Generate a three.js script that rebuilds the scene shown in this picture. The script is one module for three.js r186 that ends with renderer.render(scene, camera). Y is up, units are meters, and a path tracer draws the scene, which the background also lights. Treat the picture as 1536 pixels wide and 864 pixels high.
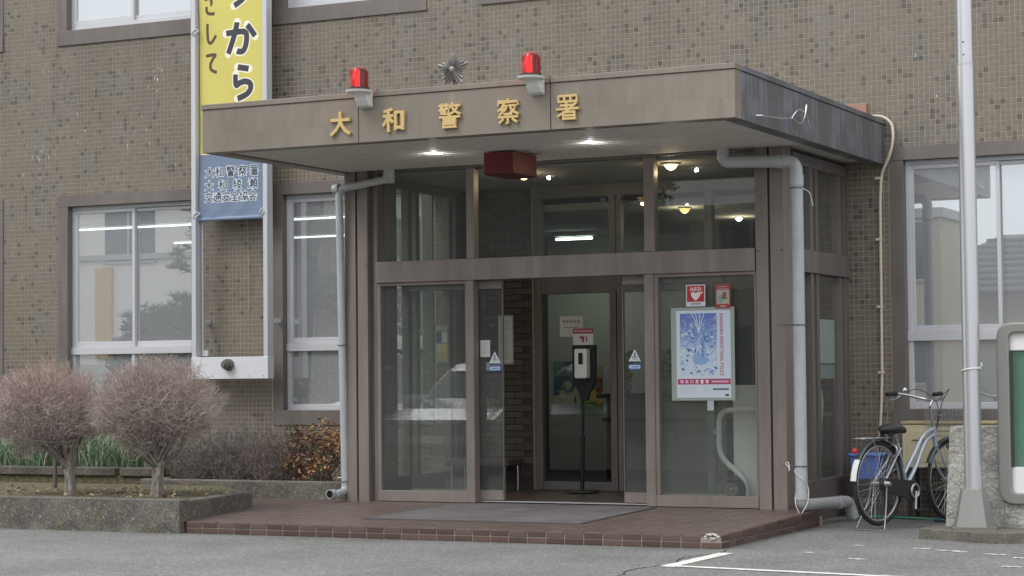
import * as THREE from 'three';
import { RoundedBoxGeometry } from 'three/addons/geometries/RoundedBoxGeometry.js';
import { mergeGeometries } from 'three/addons/utils/BufferGeometryUtils.js';
import { RectAreaLightUniformsLib } from 'three/addons/lights/RectAreaLightUniformsLib.js';

// ---------- camera, sky, sun, exposure ----------
const scene = new THREE.Scene();
const camera = new THREE.PerspectiveCamera(15.93, 1024 / 576, 0.1, 600);
camera.position.set(9.294, 1.310, 18.733);
camera.rotation.set(0.0428, 0.4549, -0.0098, 'YXZ');
const renderer = new THREE.WebGLRenderer({ antialias: true });
renderer.setSize(1024, 576);
renderer.toneMapping = THREE.LinearToneMapping;
renderer.toneMappingExposure = 1.6;
renderer.shadowMap.enabled = true;
RectAreaLightUniformsLib.init();

let seed = 7;
const rnd = () => { seed = (seed + 0x6d2b79f5) | 0; let t = Math.imul(seed ^ (seed >>> 15), 1 | seed); t = (t + Math.imul(t ^ (t >>> 7), 61 | t)) ^ t; return ((t ^ (t >>> 14)) >>> 0) / 4294967296; };
const rr = (a, b) => a + (b - a) * rnd();
const reseed = (s) => { seed = s; };
function lattice(s) { const a = new Float32Array(65536); let k = seed; seed = s; for (let i = 0; i < 65536; i++) a[i] = rnd(); seed = k; return a; }
const LAT = lattice(99);
function vnoise(x, y, per) {                       // tileable value noise, 0..1
  const xi = Math.floor(x), yi = Math.floor(y), fx = x - xi, fy = y - yi, m = (a) => ((a % per) + per) % per;
  const s = fx * fx * (3 - 2 * fx), t = fy * fy * (3 - 2 * fy), g = (a, b) => LAT[((m(a) * 131 + m(b) * 57 + per * 977) & 65535)];
  const a = g(xi, yi), b = g(xi + 1, yi), c = g(xi, yi + 1), d = g(xi + 1, yi + 1);
  return a + (b - a) * s + (c - a) * t + (a - b - c + d) * s * t;
}
function fbm(u, v, per, oct) { let s = 0, a = 1, n = 0; for (let i = 0; i < oct; i++) { s += a * vnoise(u * per, v * per, per); n += a; a *= 0.55; per *= 2; } return s / n; }
const clamp = (x, a = 0, b = 1) => Math.min(b, Math.max(a, x));
const smooth = (a, b, x) => { const t = clamp((x - a) / (b - a)); return t * t * (3 - 2 * t); };

{ // an overcast sky: even grey-white, a little brighter overhead and towards the hidden sun
  const W = 256, H = 128, data = new Float32Array(W * H * 4), sun = new THREE.Vector3(-0.35, 0.75, 0.56).normalize();
  for (let j = 0; j < H; j++) for (let i = 0; i < W; i++) {
    const el = ((j + 0.5) / H - 0.5) * Math.PI, az = ((i + 0.5) / W - 0.5) * 2 * Math.PI;
    const y = Math.sin(el), x = Math.cos(az) * Math.cos(el), z = Math.sin(az) * Math.cos(el), d = Math.max(0, x * sun.x + y * sun.y + z * sun.z);
    const cl = fbm(i / W, j / H * 0.5, 8, 4) - 0.5;
    const L = (0.80 + 0.25 * Math.max(0, y) + 0.22 * d * d * d) * (1 + 0.16 * cl);
    const k = (j * W + i) * 4; data[k] = L * 0.965; data[k + 1] = L * 0.99; data[k + 2] = L * 1.03; data[k + 3] = 1;
  }
  const t = new THREE.DataTexture(data, W, H, THREE.RGBAFormat, THREE.FloatType);
  t.mapping = THREE.EquirectangularReflectionMapping; t.magFilter = THREE.LinearFilter; t.needsUpdate = true;
  scene.background = t; scene.environment = t;
}
const sun = new THREE.DirectionalLight(new THREE.Color(1, 0.975, 0.94), 0.9);
sun.position.set(-14, 30, 22.4); sun.target.position.set(0, 0, 0); sun.shadow.radius = 40;
sun.castShadow = true; sun.shadow.mapSize.set(2048, 2048);
Object.assign(sun.shadow.camera, { left: -22, right: 22, top: 22, bottom: -22, near: 1, far: 90 });
scene.add(sun, sun.target);

// ---------- helpers ----------
const V = (x, y, z) => new THREE.Vector3(x, y, z);
const C = (hex) => new THREE.Color(hex);
function tex(n, f, rep = 1, srgb = true) {
  const d = new Uint8Array(n * n * 4);
  for (let j = 0; j < n; j++) for (let i = 0; i < n; i++) { const c = f(i / n, j / n), k = (j * n + i) * 4; d[k] = clamp(c[0]) * 255; d[k + 1] = clamp(c[1]) * 255; d[k + 2] = clamp(c[2]) * 255; d[k + 3] = 255; }
  const t = new THREE.DataTexture(d, n, n); t.magFilter = THREE.LinearFilter; t.wrapS = t.wrapT = THREE.RepeatWrapping; t.repeat.set(1 / rep, 1 / rep);
  if (srgb) t.colorSpace = THREE.SRGBColorSpace; t.needsUpdate = true; return t;
}
function canvasTex(w, h, draw) {
  const c = document.createElement('canvas'); c.width = w; c.height = h; draw(c.getContext('2d'), w, h);
  const t = new THREE.CanvasTexture(c); t.colorSpace = THREE.SRGBColorSpace; return t;
}
const M = (color, roughness = 0.6, metalness = 0, o = {}) => new THREE.MeshPhysicalMaterial({ color: C(color), roughness, metalness, ...o });
const flat = (g) => { const q = g.index ? g.toNonIndexed() : g; for (const k of Object.keys(q.attributes)) if (!['position', 'normal', 'uv'].includes(k)) q.deleteAttribute(k); return q; };
function boxUV(g) {
  const p = g.attributes.position, n = g.attributes.normal, uv = new Float32Array(p.count * 2);
  for (let i = 0; i < p.count; i++) {
    const ax = Math.abs(n.getX(i)), ay = Math.abs(n.getY(i)), az = Math.abs(n.getZ(i)), x = p.getX(i), y = p.getY(i), z = p.getZ(i);
    if (ay >= ax && ay >= az) { uv[2 * i] = x; uv[2 * i + 1] = z; } else if (ax >= az) { uv[2 * i] = z; uv[2 * i + 1] = y; } else { uv[2 * i] = x; uv[2 * i + 1] = y; }
  }
  g.setAttribute('uv', new THREE.BufferAttribute(uv, 2)); return g;
}
const box = (x0, x1, y0, y1, z0, z1, r = 0.003) => {
  const w = x1 - x0, h = y1 - y0, d = z1 - z0, m = Math.min(w, h, d);
  const g = r > 0 && m > 2.5 * r ? new RoundedBoxGeometry(w, h, d, 1, r) : new THREE.BoxGeometry(w, h, d);
  return g.translate((x0 + x1) / 2, (y0 + y1) / 2, (z0 + z1) / 2);
};
const cyl = (x, y, z, r0, r1, h, seg = 16, axis = 'y') => { const g = new THREE.CylinderGeometry(r1, r0, h, seg); if (axis === 'x') g.rotateZ(-Math.PI / 2); if (axis === 'z') g.rotateX(Math.PI / 2); return g.translate(x, y, z); };
const sph = (x, y, z, r, sx = 1, sy = 1, sz = 1, a = 14, b = 10) => new THREE.SphereGeometry(r, a, b).scale(sx, sy, sz).translate(x, y, z);
function rounded(pts, rad, n = 5, closed = false) {            // a polyline with its corners rounded off
  const P = pts.map((p) => Array.isArray(p) ? V(...p) : p), out = [], N = P.length;
  for (let i = 0; i < N; i++) {
    if (!closed && (i === 0 || i === N - 1)) { out.push(P[i].clone()); continue; }
    const a = P[(i + N - 1) % N], b = P[i], c = P[(i + 1) % N], r = Math.min(rad, a.distanceTo(b) * 0.48, b.distanceTo(c) * 0.48);
    const s = b.clone().addScaledVector(a.clone().sub(b).normalize(), r), e = b.clone().addScaledVector(c.clone().sub(b).normalize(), r);
    for (let k = 0; k <= n; k++) { const t = k / n; out.push(s.clone().multiplyScalar((1 - t) * (1 - t)).addScaledVector(b, 2 * t * (1 - t)).addScaledVector(e, t * t)); }
  }
  return out;
}
const spline = (pts, n = 24, closed = false) => new THREE.CatmullRomCurve3(pts.map((p) => Array.isArray(p) ? V(...p) : p), closed, 'centripetal').getPoints(n);
function sweep(pts, r, seg = 8, closed = false) {              // a tube along points; r is a number or a function of 0..1
  const P = pts.map((p) => Array.isArray(p) ? V(...p) : p), N = P.length, rad = typeof r === 'function' ? r : () => r, pos = [], nor = [], ring = [];
  const tan = (i) => { const a = closed ? P[(i + N - 1) % N] : P[Math.max(0, i - 1)], b = closed ? P[(i + 1) % N] : P[Math.min(N - 1, i + 1)]; return b.clone().sub(a).normalize(); };
  let t0 = tan(0), u = (Math.abs(t0.y) < 0.9 ? V(0, 1, 0) : V(1, 0, 0)).cross(t0).normalize();
  for (let i = 0; i < N; i++) {
    const t = tan(i), q = new THREE.Quaternion().setFromUnitVectors(t0, t); u.applyQuaternion(q); u.addScaledVector(t, -u.dot(t)).normalize(); t0 = t;
    const v = t.clone().cross(u), R = rad(i / (N - 1)), row = [];
    for (let k = 0; k < seg; k++) { const a = k / seg * Math.PI * 2, d = u.clone().multiplyScalar(Math.cos(a)).addScaledVector(v, Math.sin(a)); row.push([P[i].clone().addScaledVector(d, R), d]); }
    ring.push(row);
  }
  const tri = (...v) => v.forEach(([p, n]) => { pos.push(p.x, p.y, p.z); nor.push(n.x, n.y, n.z); });
  for (let i = 0; i < (closed ? N : N - 1); i++) for (let k = 0; k < seg; k++) {
    const a = ring[i][k], b = ring[i][(k + 1) % seg], c = ring[(i + 1) % N][(k + 1) % seg], d = ring[(i + 1) % N][k]; tri(a, b, c); tri(a, c, d);
  }
  if (!closed) for (const [i, s] of [[0, -1], [N - 1, 1]]) { const n = tan(i).multiplyScalar(s), c = [P[i], n]; for (let k = 0; k < seg; k++) { const a = [ring[i][k][0], n], b = [ring[i][(k + 1) % seg][0], n]; s > 0 ? tri(c, a, b) : tri(c, b, a); } }
  const g = new THREE.BufferGeometry(); g.setAttribute('position', new THREE.Float32BufferAttribute(pos, 3)); g.setAttribute('normal', new THREE.Float32BufferAttribute(nor, 3));
  g.setAttribute('uv', new THREE.Float32BufferAttribute(new Float32Array(pos.length / 3 * 2), 2)); return g;
}
const used = {};
function numbered(n) { used[n] = (used[n] ?? -1) + 1; return used[n] ? n + '_' + String(used[n]).padStart(3, '0') : n; }
function tag(o, label, category, group, kind) { if (label) o.userData.label = label; if (category) o.userData.category = category; if (group) o.userData.group = group; if (kind) o.userData.kind = kind; return o; }
function thing(name, label, category, at = [0, 0, 0], group) { const o = new THREE.Group(); o.name = numbered(name); o.position.set(...at); o.off = V(...at); scene.add(o); return tag(o, label, category, group); }
function build(geoms, keepUV) { const l = [].concat(geoms).map(flat); if (!keepUV) l.forEach(boxUV); return l.length > 1 ? mergeGeometries(l) : l[0]; }
function part(parent, name, geoms, mat, o = {}) {               // geometry in place-world coordinates of the parent's frame
  let g = geoms.isBufferGeometry && o.raw ? geoms : build(geoms, o.keepUV);
  const off = parent.off ?? V(0, 0, 0); if (!o.raw && off.lengthSq()) g.translate(-off.x, -off.y, -off.z);
  const m = new THREE.Mesh(g, mat); m.name = parent === scene ? numbered(name) : name; m.off = off; m.castShadow = m.receiveShadow = true; parent.add(m);
  if (o.kind) m.userData.kind = o.kind; if (o.label) m.userData.label = o.label; return m;
}
function sub(parent, name) { const g = new THREE.Group(); g.name = name; g.off = parent.off; parent.add(g); return g; }
const parts = (parent, name, list, mat, o) => list.map((g) => part(parent, name, g, mat, o));
const struct = (name, geoms, mat, o = {}) => { const m = part(scene, name, geoms, mat, o); m.userData.kind = 'structure'; return m; };
const quad = (w, h) => new THREE.PlaneGeometry(w, h);

// ---------- materials ----------
const N = (u, v, p, o) => fbm(u, v, p, o) - 0.5;
const paintTex = tex(512, (u, v) => { const s = 0.93 + 0.15 * N(u, v * 0.12, 24, 3) + 0.12 * N(u, v, 4, 4); return [s, s, s]; }, 1.7);
const brown = M(0x8d837c, 0.5, 0.15, { map: paintTex });
const brownDark = M(0x77706b, 0.5, 0.15, { map: paintTex });
const canopyPaint = M(0x8a8175, 0.45, 0.1, { map: paintTex });
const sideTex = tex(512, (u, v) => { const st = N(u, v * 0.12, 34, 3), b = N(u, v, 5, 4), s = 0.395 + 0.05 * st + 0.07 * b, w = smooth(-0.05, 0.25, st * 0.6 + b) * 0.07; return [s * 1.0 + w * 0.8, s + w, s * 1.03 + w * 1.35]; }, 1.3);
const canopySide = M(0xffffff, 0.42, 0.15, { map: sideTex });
const alu = M(0xb9babd, 0.35, 0.55);
const aluWhite = M(0xc4c5c8, 0.4, 0.15);
const chrome = M(0xd0d0d2, 0.18, 0.95);
const dark = M(0x2b2a29, 0.6);
const black = M(0x141414, 0.55);
const dirtTex = tex(256, (u, v) => { const s = 0.93 + 0.12 * N(u, v, 6, 4) + 0.06 * N(u, v, 40, 2); return [s, s, s * 0.99]; }, 0.8);
const pipeGrey = M(0xb8babd, 0.45, 0, { map: dirtTex });
const white = M(0xd9d9d6, 0.5);
const pane = M(0xeef3f5, 0.0, 0.62, { transmission: 1, thickness: 0, ior: 1.5, specularIntensity: 1 });
const paneClear = M(0xdfe6e2, 0.0, 0.065, { transmission: 1, thickness: 0, ior: 1.5 });
const paneInner = M(0xdfe6e2, 0.0, 0.0, { transmission: 1, thickness: 0, ior: 1.45, specularIntensity: 0.5 });
const mortar = M(0xa89d8b, 0.9);
const concreteTex = tex(1024, (u, v) => {
  const a = N(u, v, 6, 5), f = N(u, v, 90, 2), m = smooth(0.02, 0.22, N(u + 0.3, v, 7, 4)), sp = smooth(0.36, 0.44, N(u, v + 0.4, 120, 1)), l = smooth(0.10, 0.3, N(u, v + 0.1, 18, 3));
  const s = 0.37 + 0.24 * a + 0.18 * f; return [s * 1.035 + m * 0.012 + sp * 0.30 + l * 0.06, s * 1.0 + sp * 0.30 + l * 0.06, s * 0.93 - m * 0.03 + sp * 0.28 + l * 0.05];
}, 1.0);
const concrete = M(0xffffff, 0.95, 0, { map: concreteTex, bumpMap: concreteTex, bumpScale: 0.006 });
const stoneTex = tex(512, (u, v) => { const f = N(u, v, 60, 3), s = 0.66 + 0.25 * N(u, v, 5, 4) + 0.28 * f; return [s, s, s * 0.98]; }, 0.6);
const roughStone = M(0xf2efe9, 0.95, 0, { map: stoneTex, bumpMap: stoneTex, bumpScale: 0.004 });
const asphaltTex = tex(1024, (u, v) => {
  const f = N(u, v, 230, 2), g = N(u + 0.2, v, 110, 2), c = N(u, v, 5, 4), st = smooth(0.30, 0.42, N(u, v + 0.7, 180, 1));
  const s = 0.440 + 0.22 * f + 0.13 * g + 0.07 * c + st * 0.10; return [s, s * 1.0, s * 0.985];
}, 2.3);
const asphalt = new THREE.MeshPhysicalMaterial({ color: 0xffffff, roughness: 0.93, map: asphaltTex, bumpMap: asphaltTex, bumpScale: 0.003, vertexColors: true });
const soilTex = tex(512, (u, v) => { const f = N(u, v, 60, 3), m = smooth(0, 0.2, N(u, v, 8, 4)), s = 0.34 + 0.3 * f; return [s * 1.05 + m * 0.02, s * 0.95 + m * 0.05, s * 0.72]; }, 0.9);
const soil = M(0xffffff, 1, 0, { map: soilTex, bumpMap: soilTex, bumpScale: 0.02 });
const glow = (hex, k) => new THREE.MeshStandardMaterial({ color: 0x111111, emissive: C(hex), emissiveIntensity: k, roughness: 0.5 });

// ---------- the ground ----------
{
  const xs = [], zs = [], grid = (a, b, n, arr) => { for (let i = 0; i <= n; i++) arr.push(a + (b - a) * i / n); };
  xs.push(-300, -120, -60, -30); grid(-16, -6.1, 40, xs); grid(-6, 8, 280, xs); grid(8.2, 14, 20, xs); xs.push(30, 60, 120, 300);
  zs.push(-300, -60); grid(-8, 0.9, 30, zs); grid(1, 10, 180, zs); grid(10.2, 22, 40, zs); zs.push(35, 60, 120, 300);
  const pos = [], col = [], uv = [], idx = [];
  for (const z of zs) for (const x of xs) {
    pos.push(x, 0, z); uv.push(x, z);
    const a = N((x + 40) / 80, (z + 40) / 80, 64, 3), b = N((x + 40) / 80, (z + 40) / 80, 16, 4), nearWall = smooth(2.6, 0.6, z) * 0.22 * smooth(3.4, 4.2, x);  // the ground gets darker towards the wall on the right
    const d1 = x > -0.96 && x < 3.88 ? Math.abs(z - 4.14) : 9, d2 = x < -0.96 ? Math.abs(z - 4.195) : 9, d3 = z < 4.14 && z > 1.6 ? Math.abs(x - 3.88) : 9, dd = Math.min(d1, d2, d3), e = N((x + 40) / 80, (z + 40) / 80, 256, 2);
    const contactShade = smooth(0.32, 0.0, dd + 0.25 * e) * 0.22; let oil = 0; for (const [ox, oz, r] of [[1.2, 5.6, 0.5], [-1.6, 5.2, 0.35], [2.6, 6.4, 0.6], [5.6, 4.6, 0.4], [4.6, 5.0, 0.22], [-0.2, 6.6, 0.5]]) oil += smooth(1, 0.2, Math.hypot(x - ox, (z - oz) * 1.3) / r + e * 0.9) * 0.10;  // contact shade along the step and planter foot is painted into the ground colour
    const seam = z > 4.9 + 0.06 * Math.sin(x * 3) && x > 3.95 ? -0.035 : 0;
    const k = clamp(0.98 + 0.16 * a + 0.34 * b + 0.10 * e - nearWall - contactShade - oil + seam, 0.4, 1.2); col.push(k, k * 0.995, k * (0.985 - contactShade * 0.2));
  }
  for (let j = 0; j < zs.length - 1; j++) for (let i = 0; i < xs.length - 1; i++) { const a = j * xs.length + i, b = a + 1, c = a + xs.length, d = c + 1; idx.push(a, c, b, b, c, d); }
  const g = new THREE.BufferGeometry(); g.setAttribute('position', new THREE.Float32BufferAttribute(pos, 3)); g.setAttribute('color', new THREE.Float32BufferAttribute(col, 3)); g.setAttribute('uv', new THREE.Float32BufferAttribute(uv, 2)); g.setIndex(idx); g.computeVertexNormals();
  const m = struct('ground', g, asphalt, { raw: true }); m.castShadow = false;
  // painted parking lines, worn
  const lineTex = tex(256, (u, v) => { const s = 0.86 + 0.25 * N(u, v, 30, 3); return [s, s, s * 0.985]; }, 0.5);
  const paint = M(0xf2f2ee, 0.85, 0, { map: lineTex });
  const sheet = (pts, y) => { const s = new THREE.Shape(pts.map(([x, z]) => new THREE.Vector2(x, -z))); return new THREE.ShapeGeometry(s).rotateX(-Math.PI / 2).translate(0, y, 0); };
  const edge = (a, b, w, n, j) => { const L = [], R = [], dx = b[0] - a[0], dz = b[1] - a[1], l = Math.hypot(dx, dz), nx = -dz / l, nz = dx / l; for (let i = 0; i <= n; i++) { const t = i / n; L.push([a[0] + dx * t + nx * (w / 2 + rr(-j, j)), a[1] + dz * t + nz * (w / 2 + rr(-j, j))]); R.unshift([a[0] + dx * t - nx * (w / 2 + rr(-j, j)), a[1] + dz * t - nz * (w / 2 + rr(-j, j))]); } return L.concat(R); };
  reseed(5);
  struct('road_marking', [sheet(edge([4.04, 4.47], [4.03, 5.62], 0.11, 30, 0.006), 0.004), sheet(edge([4.085, 5.555], [9.2, 6.24], 0.085, 60, 0.005), 0.0045)], paint);
  const worn = [];
  for (const [x, z, l] of [[5.2, 3.62, 0.14], [5.4, 3.73, 0.18], [5.55, 3.8, 0.1], [5.8, 3.92, 0.16], [6.13, 4.82, 0.14], [6.3, 4.86, 0.2], [6.06, 4.15, 0.12], [5.0, 4.6, 0.12], [4.7, 3.5, 0.1], [6.6, 4.3, 0.2], [4.55, 4.2, 0.07]])
    worn.push(sheet(edge([x, z], [x + l, z + 0.03], 0.045, 7, 0.02), 0.004));
  struct('worn_road_marking', worn, paint);
  const cr = []; let px = 4.6, pz = 3.6; const cp = [];
  for (let i = 0; i <= 60; i++) { const t = i / 60; cp.push([3.93 + 0.05 * Math.sin(t * 21) + rr(-0.012, 0.012), 4.2 + t * 3.2]); }
  for (let i = 0; i < 60; i++) cr.push(sheet([[cp[i][0] - 0.008, cp[i][1]], [cp[i][0] + 0.008, cp[i][1]], [cp[i + 1][0] + 0.007, cp[i + 1][1]], [cp[i + 1][0] - 0.007, cp[i + 1][1]]], 0.002));
  struct('ground_crack', cr, M(0x2f2f2e, 1));
}

// ---------- the police station ----------
const station = thing('police_station', 'brown mosaic-tiled police station with glazed entrance under a flat canopy', 'building', [0, 0, 0]);
const LOW = [[-8.35, -6.40], [-5.60, -3.65], [-2.73, -0.77], [4.06, 6.03], [6.83, 8.8]], HIGH = [[-8.35, -6.40], [-5.61, -3.65], [-2.70, -0.82], [-0.19, 1.76], [2.6, 4.55], [5.4, 7.35]];
const holes = [...LOW.map(([a, b]) => [a, b, 0.81, 3.41]), ...HIGH.map(([a, b]) => [a, b, 5.12, 6.9]), [0.36, 3.42, 0.0, 3.1]];
{
  const s = new THREE.Shape([[-9.6, -0.2], [9.6, -0.2], [9.6, 7.6], [-9.6, 7.6]].map((p) => new THREE.Vector2(...p)));
  for (const [a, b, c, d] of holes) s.holes.push(new THREE.Path([[a, c], [a, d], [b, d], [b, c]].map((p) => new THREE.Vector2(...p))));
  part(station, 'wall', new THREE.ExtrudeGeometry(s, { depth: 0.2, bevelEnabled: false }).translate(0, 0, -0.2025), mortar);
  // shell: side walls, back, floors, roof
  const plaster = M(0x5c5b56, 0.9), floorM = M(0x3f3d3a, 0.6);
  parts(station, 'outer_wall', [box(-9.6, -9.4, -0.2, 7.6, -9, -0.21, 0), box(9.4, 9.6, -0.2, 7.6, -9, -0.21, 0), box(-9.6, 9.6, -0.2, 7.6, -9.2, -9.005, 0)], M(0x45423c, 0.9));
  part(station, 'roof', box(-9.39, 9.39, 7.35, 7.55, -9, -0.21, 0), mortar);
  parts(station, 'floor_slab', [box(-9.39, -1.46, -0.1, 0.16, -9, -0.21, 0), box(-1.34, 4.0, -0.1, 0.165, -8.99, 0.0, 0), box(4.12, 9.39, -0.1, 0.16, -9, -0.21, 0)], floorM);
  part(station, 'ceiling_slab', box(-9.39, 9.39, 3.5, 3.9, -9, -0.21, 0), M(0x5e5e59, 0.9));
  parts(station, 'partition_wall', [box(-1.455, -1.345, 0, 3.5, -9, -0.21, 0), box(4.005, 4.115, 0, 3.5, -9, -0.21, 0)], plaster);
  // the lobby behind the entrance
  part(station, 'lobby_ceiling', box(-1.34, 4.0, 2.98, 3.05, -8.9, -0.215, 0), M(0xb4b4ac, 0.9));
  parts(station, 'lobby_wall', [box(-1.34, 0.95, 0.17, 2.98, -4.1, -4.0, 0), box(1.75, 4.0, 0.17, 2.98, -6.6, -6.5, 0)], M(0xb3b6aa, 0.85));
  part(station, 'lobby_post', [box(1.15, 1.3, 0.17, 2.97, -3.5, -3.35)], brownDark);
}
{ // the mosaic: every tile its own small bevelled block, varied in tone
  const P = 0.05, t = 0.0221, b = 0.0213, pos = [], quadv = (a, q, c, d) => pos.push(...a, ...q, ...c, ...a, ...c, ...d);
  const B = [[-t, -t, 0], [t, -t, 0], [t, t, 0], [-t, t, 0]], F = [[-b, -b, 0.003], [b, -b, 0.003], [b, b, 0.003], [-b, b, 0.003]];
  quadv(...F); for (let k = 0; k < 4; k++) quadv(B[k], B[(k + 1) % 4], F[(k + 1) % 4], F[k]);
  const g = new THREE.BufferGeometry(); g.setAttribute('position', new THREE.Float32BufferAttribute(pos, 3)); g.computeVertexNormals();
  const list = [], cols = [], m4 = new THREE.Matrix4(), e = new THREE.Euler(), q = new THREE.Quaternion(), one = V(1, 1, 1), col = new THREE.Color();
  reseed(11);
  const tone = (i, j) => {
    const si = Math.floor(i / 6), sj = Math.floor(j / 6), h = LAT[(si * 733 + sj * 1291 + 9000) & 65535], h2 = LAT[(si * 317 + sj * 2113 + 333) & 65535];
    const c = N((i + 200) / 512, (j + 50) / 512, 32, 3) + 0.35 * N((i + 300) / 512, j / 2048, 128, 2);
    let k = 0.95 + 0.07 * (h - 0.5) + 0.16 * c + rr(-0.05, 0.05), r = rnd();
    const pd = 0.06 + 0.10 * smooth(0.35, 0.85, h2);
    if (r < pd) k *= rr(0.55, 0.76); else if (r < pd + 0.06) k *= 1.13;
    const cool = smooth(0.5, 0.95, h2) * 0.55 + (rnd() < 0.15 ? 0.4 : 0);
    for (const [a, b2] of HIGH) { const xx = i * P, yy = j * P; if (xx > a - 0.1 && xx < b2 + 0.1 && yy < 5.12) k *= 1 - smooth(3.4, 5.1, yy) * 0.16 * smooth(0.35, 0.75, vnoise(i * 0.45 + 40, 3.3, 4096)); }
    const wr = 0.179 * k, wg = 0.150 * k, wb = 0.119 * k;
    return [wr * (1 - 0.13 * cool), wg * (1 - 0.01 * cool), wb * (1 + 0.12 * cool)];
  };
  for (let i = -190; i < 191; i++) for (let j = 0; j < 150; j++) {
    const x = i * P + 0.025, y = j * P + 0.02, w = 0.024;
    if (holes.some(([a, bb, c, d]) => x > a && x < bb && y > c && y < d)) continue;
    if (x > 7 || y > 6.2) { if (rnd() < 0) continue; }
    e.set(rr(-0.01, 0.01), rr(-0.012, 0.012), rr(-0.012, 0.012)); q.setFromEuler(e);
    list.push(m4.compose(V(x + rr(-0.0008, 0.0008), y + rr(-0.0008, 0.0008), -0.0025), q, one).clone()); cols.push(tone(i, j));
  }
  const im = new THREE.InstancedMesh(g, new THREE.MeshPhysicalMaterial({ color: 0xffffff, roughness: 0.42 }), list.length);
  list.forEach((m, k) => { im.setMatrixAt(k, m); im.setColorAt(k, col.setRGB(...cols[k])); });
  im.name = 'wall_tile'; im.userData.kind = 'stuff'; im.castShadow = im.receiveShadow = true; station.add(im);
  // white lime specks and drips on the tiles
  const sp = []; reseed(21);
  for (const [x, y, n, s] of [[-4.2, 4.75, 15, 0.35], [-5.3, 4.35, 9, 0.6], [-5.9, 3.85, 14, 0.35], [-4.4, 4.0, 7, 0.5], [4.4, 3.9, 4, 0.4], [-3.9, 3.7, 4, 0.3]])
    for (let k = 0; k < n; k++) { const a = rr(0.002, 0.005), h = a * rr(1.5, 7); sp.push(new THREE.SphereGeometry(1, 6, 4).scale(a, h, 0.002).translate(x + rr(-s, s) * rr(0.2, 1), y + rr(-s, s) * rr(0.2, 1), 0.0015)); }
  part(station, 'lime_speck', sp, M(0xd8d8d2, 0.9), { kind: 'stuff' });
}
function windowUnit(x0, x1, y0, y1, low, label) {
  const w = sub(station, 'window'); if (label) w.userData.label = label;
  const f = 0.13, s = low ? 0.16 : 0.17, ix0 = x0 + f, ix1 = x1 - f, iy0 = y0 + s, iy1 = y1 - f;
  part(w, 'frame', [box(x0, x1, y1 - f, y1, -0.15, 0.012), box(x0 + 0.001, ix0, iy0, y1 - f - 0.002, -0.15, 0.010), box(ix1, x1 - 0.001, iy0, y1 - f - 0.002, -0.15, 0.010)], brownDark);
  part(w, 'sill', box(x0 - 0.004, x1 + 0.004, y0, y0 + s, -0.15, 0.022, 0.005), brownDark);
  const z0 = -0.135, z1 = -0.075, t = 0.042, mx = (ix0 + ix1) / 2, g = [];
  const r0 = low ? 1.60 : iy0, r1 = low ? 1.68 : iy0 + 0.002;
  g.push(box(ix0, ix1, iy1 - t, iy1, z0, z1), box(ix0, ix0 + t, iy0, iy1 - t, z0, z1), box(ix1 - t, ix1, iy0, iy1 - t, z0, z1), box(ix0 + t, ix1 - t, iy0, iy0 + 0.06, z0, z1 + 0.005));
  if (low) g.push(box(ix0 - 0.001, ix1 + 0.001, r0, r1, z0 - 0.004, z1 + 0.02, 0.004));
  part(w, 'sash_frame', g, aluWhite);
  const top = iy1 - t, lo = (low ? r1 : iy0 + 0.06), sash = (a, b, z) => {
    part(w, 'sash', [box(a, a + 0.035, lo + 0.002, top - 0.002, z - 0.02, z + 0.012), box(b - 0.035, b, lo + 0.002, top - 0.002, z - 0.02, z + 0.012), box(a + 0.035, b - 0.035, lo + 0.002, lo + 0.062, z - 0.02, z + 0.012), box(a + 0.035, b - 0.035, top - 0.04, top - 0.002, z - 0.02, z + 0.012)], aluWhite);
    const p = part(w, 'pane', quad(b - a - 0.07, top - lo - 0.1).translate((a + b) / 2, (lo + 0.062 + top - 0.04) / 2, z - 0.004), pane, { keepUV: true });
  };
  sash(ix0 + t - 0.004, mx + 0.02, -0.09); sash(mx - 0.02, ix1 - t + 0.004, -0.124);
  if (low) {
    part(w, 'sash', [box(mx - 0.022, mx + 0.022, iy0 + 0.06, r0, z0, z1)], aluWhite);
    part(w, 'pane', quad(mx - 0.022 - ix0 - t, r0 - iy0 - 0.06).translate((ix0 + t + mx - 0.022) / 2, (r0 + iy0 + 0.06) / 2, -0.1), pane, { keepUV: true });
    part(w, 'pane', quad(ix1 - t - mx - 0.022, r0 - iy0 - 0.06).translate((ix1 - t + mx + 0.022) / 2, (r0 + iy0 + 0.06) / 2, -0.1), pane, { keepUV: true });
  }
  return w;
}
LOW.forEach(([a, b]) => windowUnit(a, b, 0.81, 3.41, true)); HIGH.forEach(([a, b]) => windowUnit(a, b, 5.12, 6.9, false));

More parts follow.
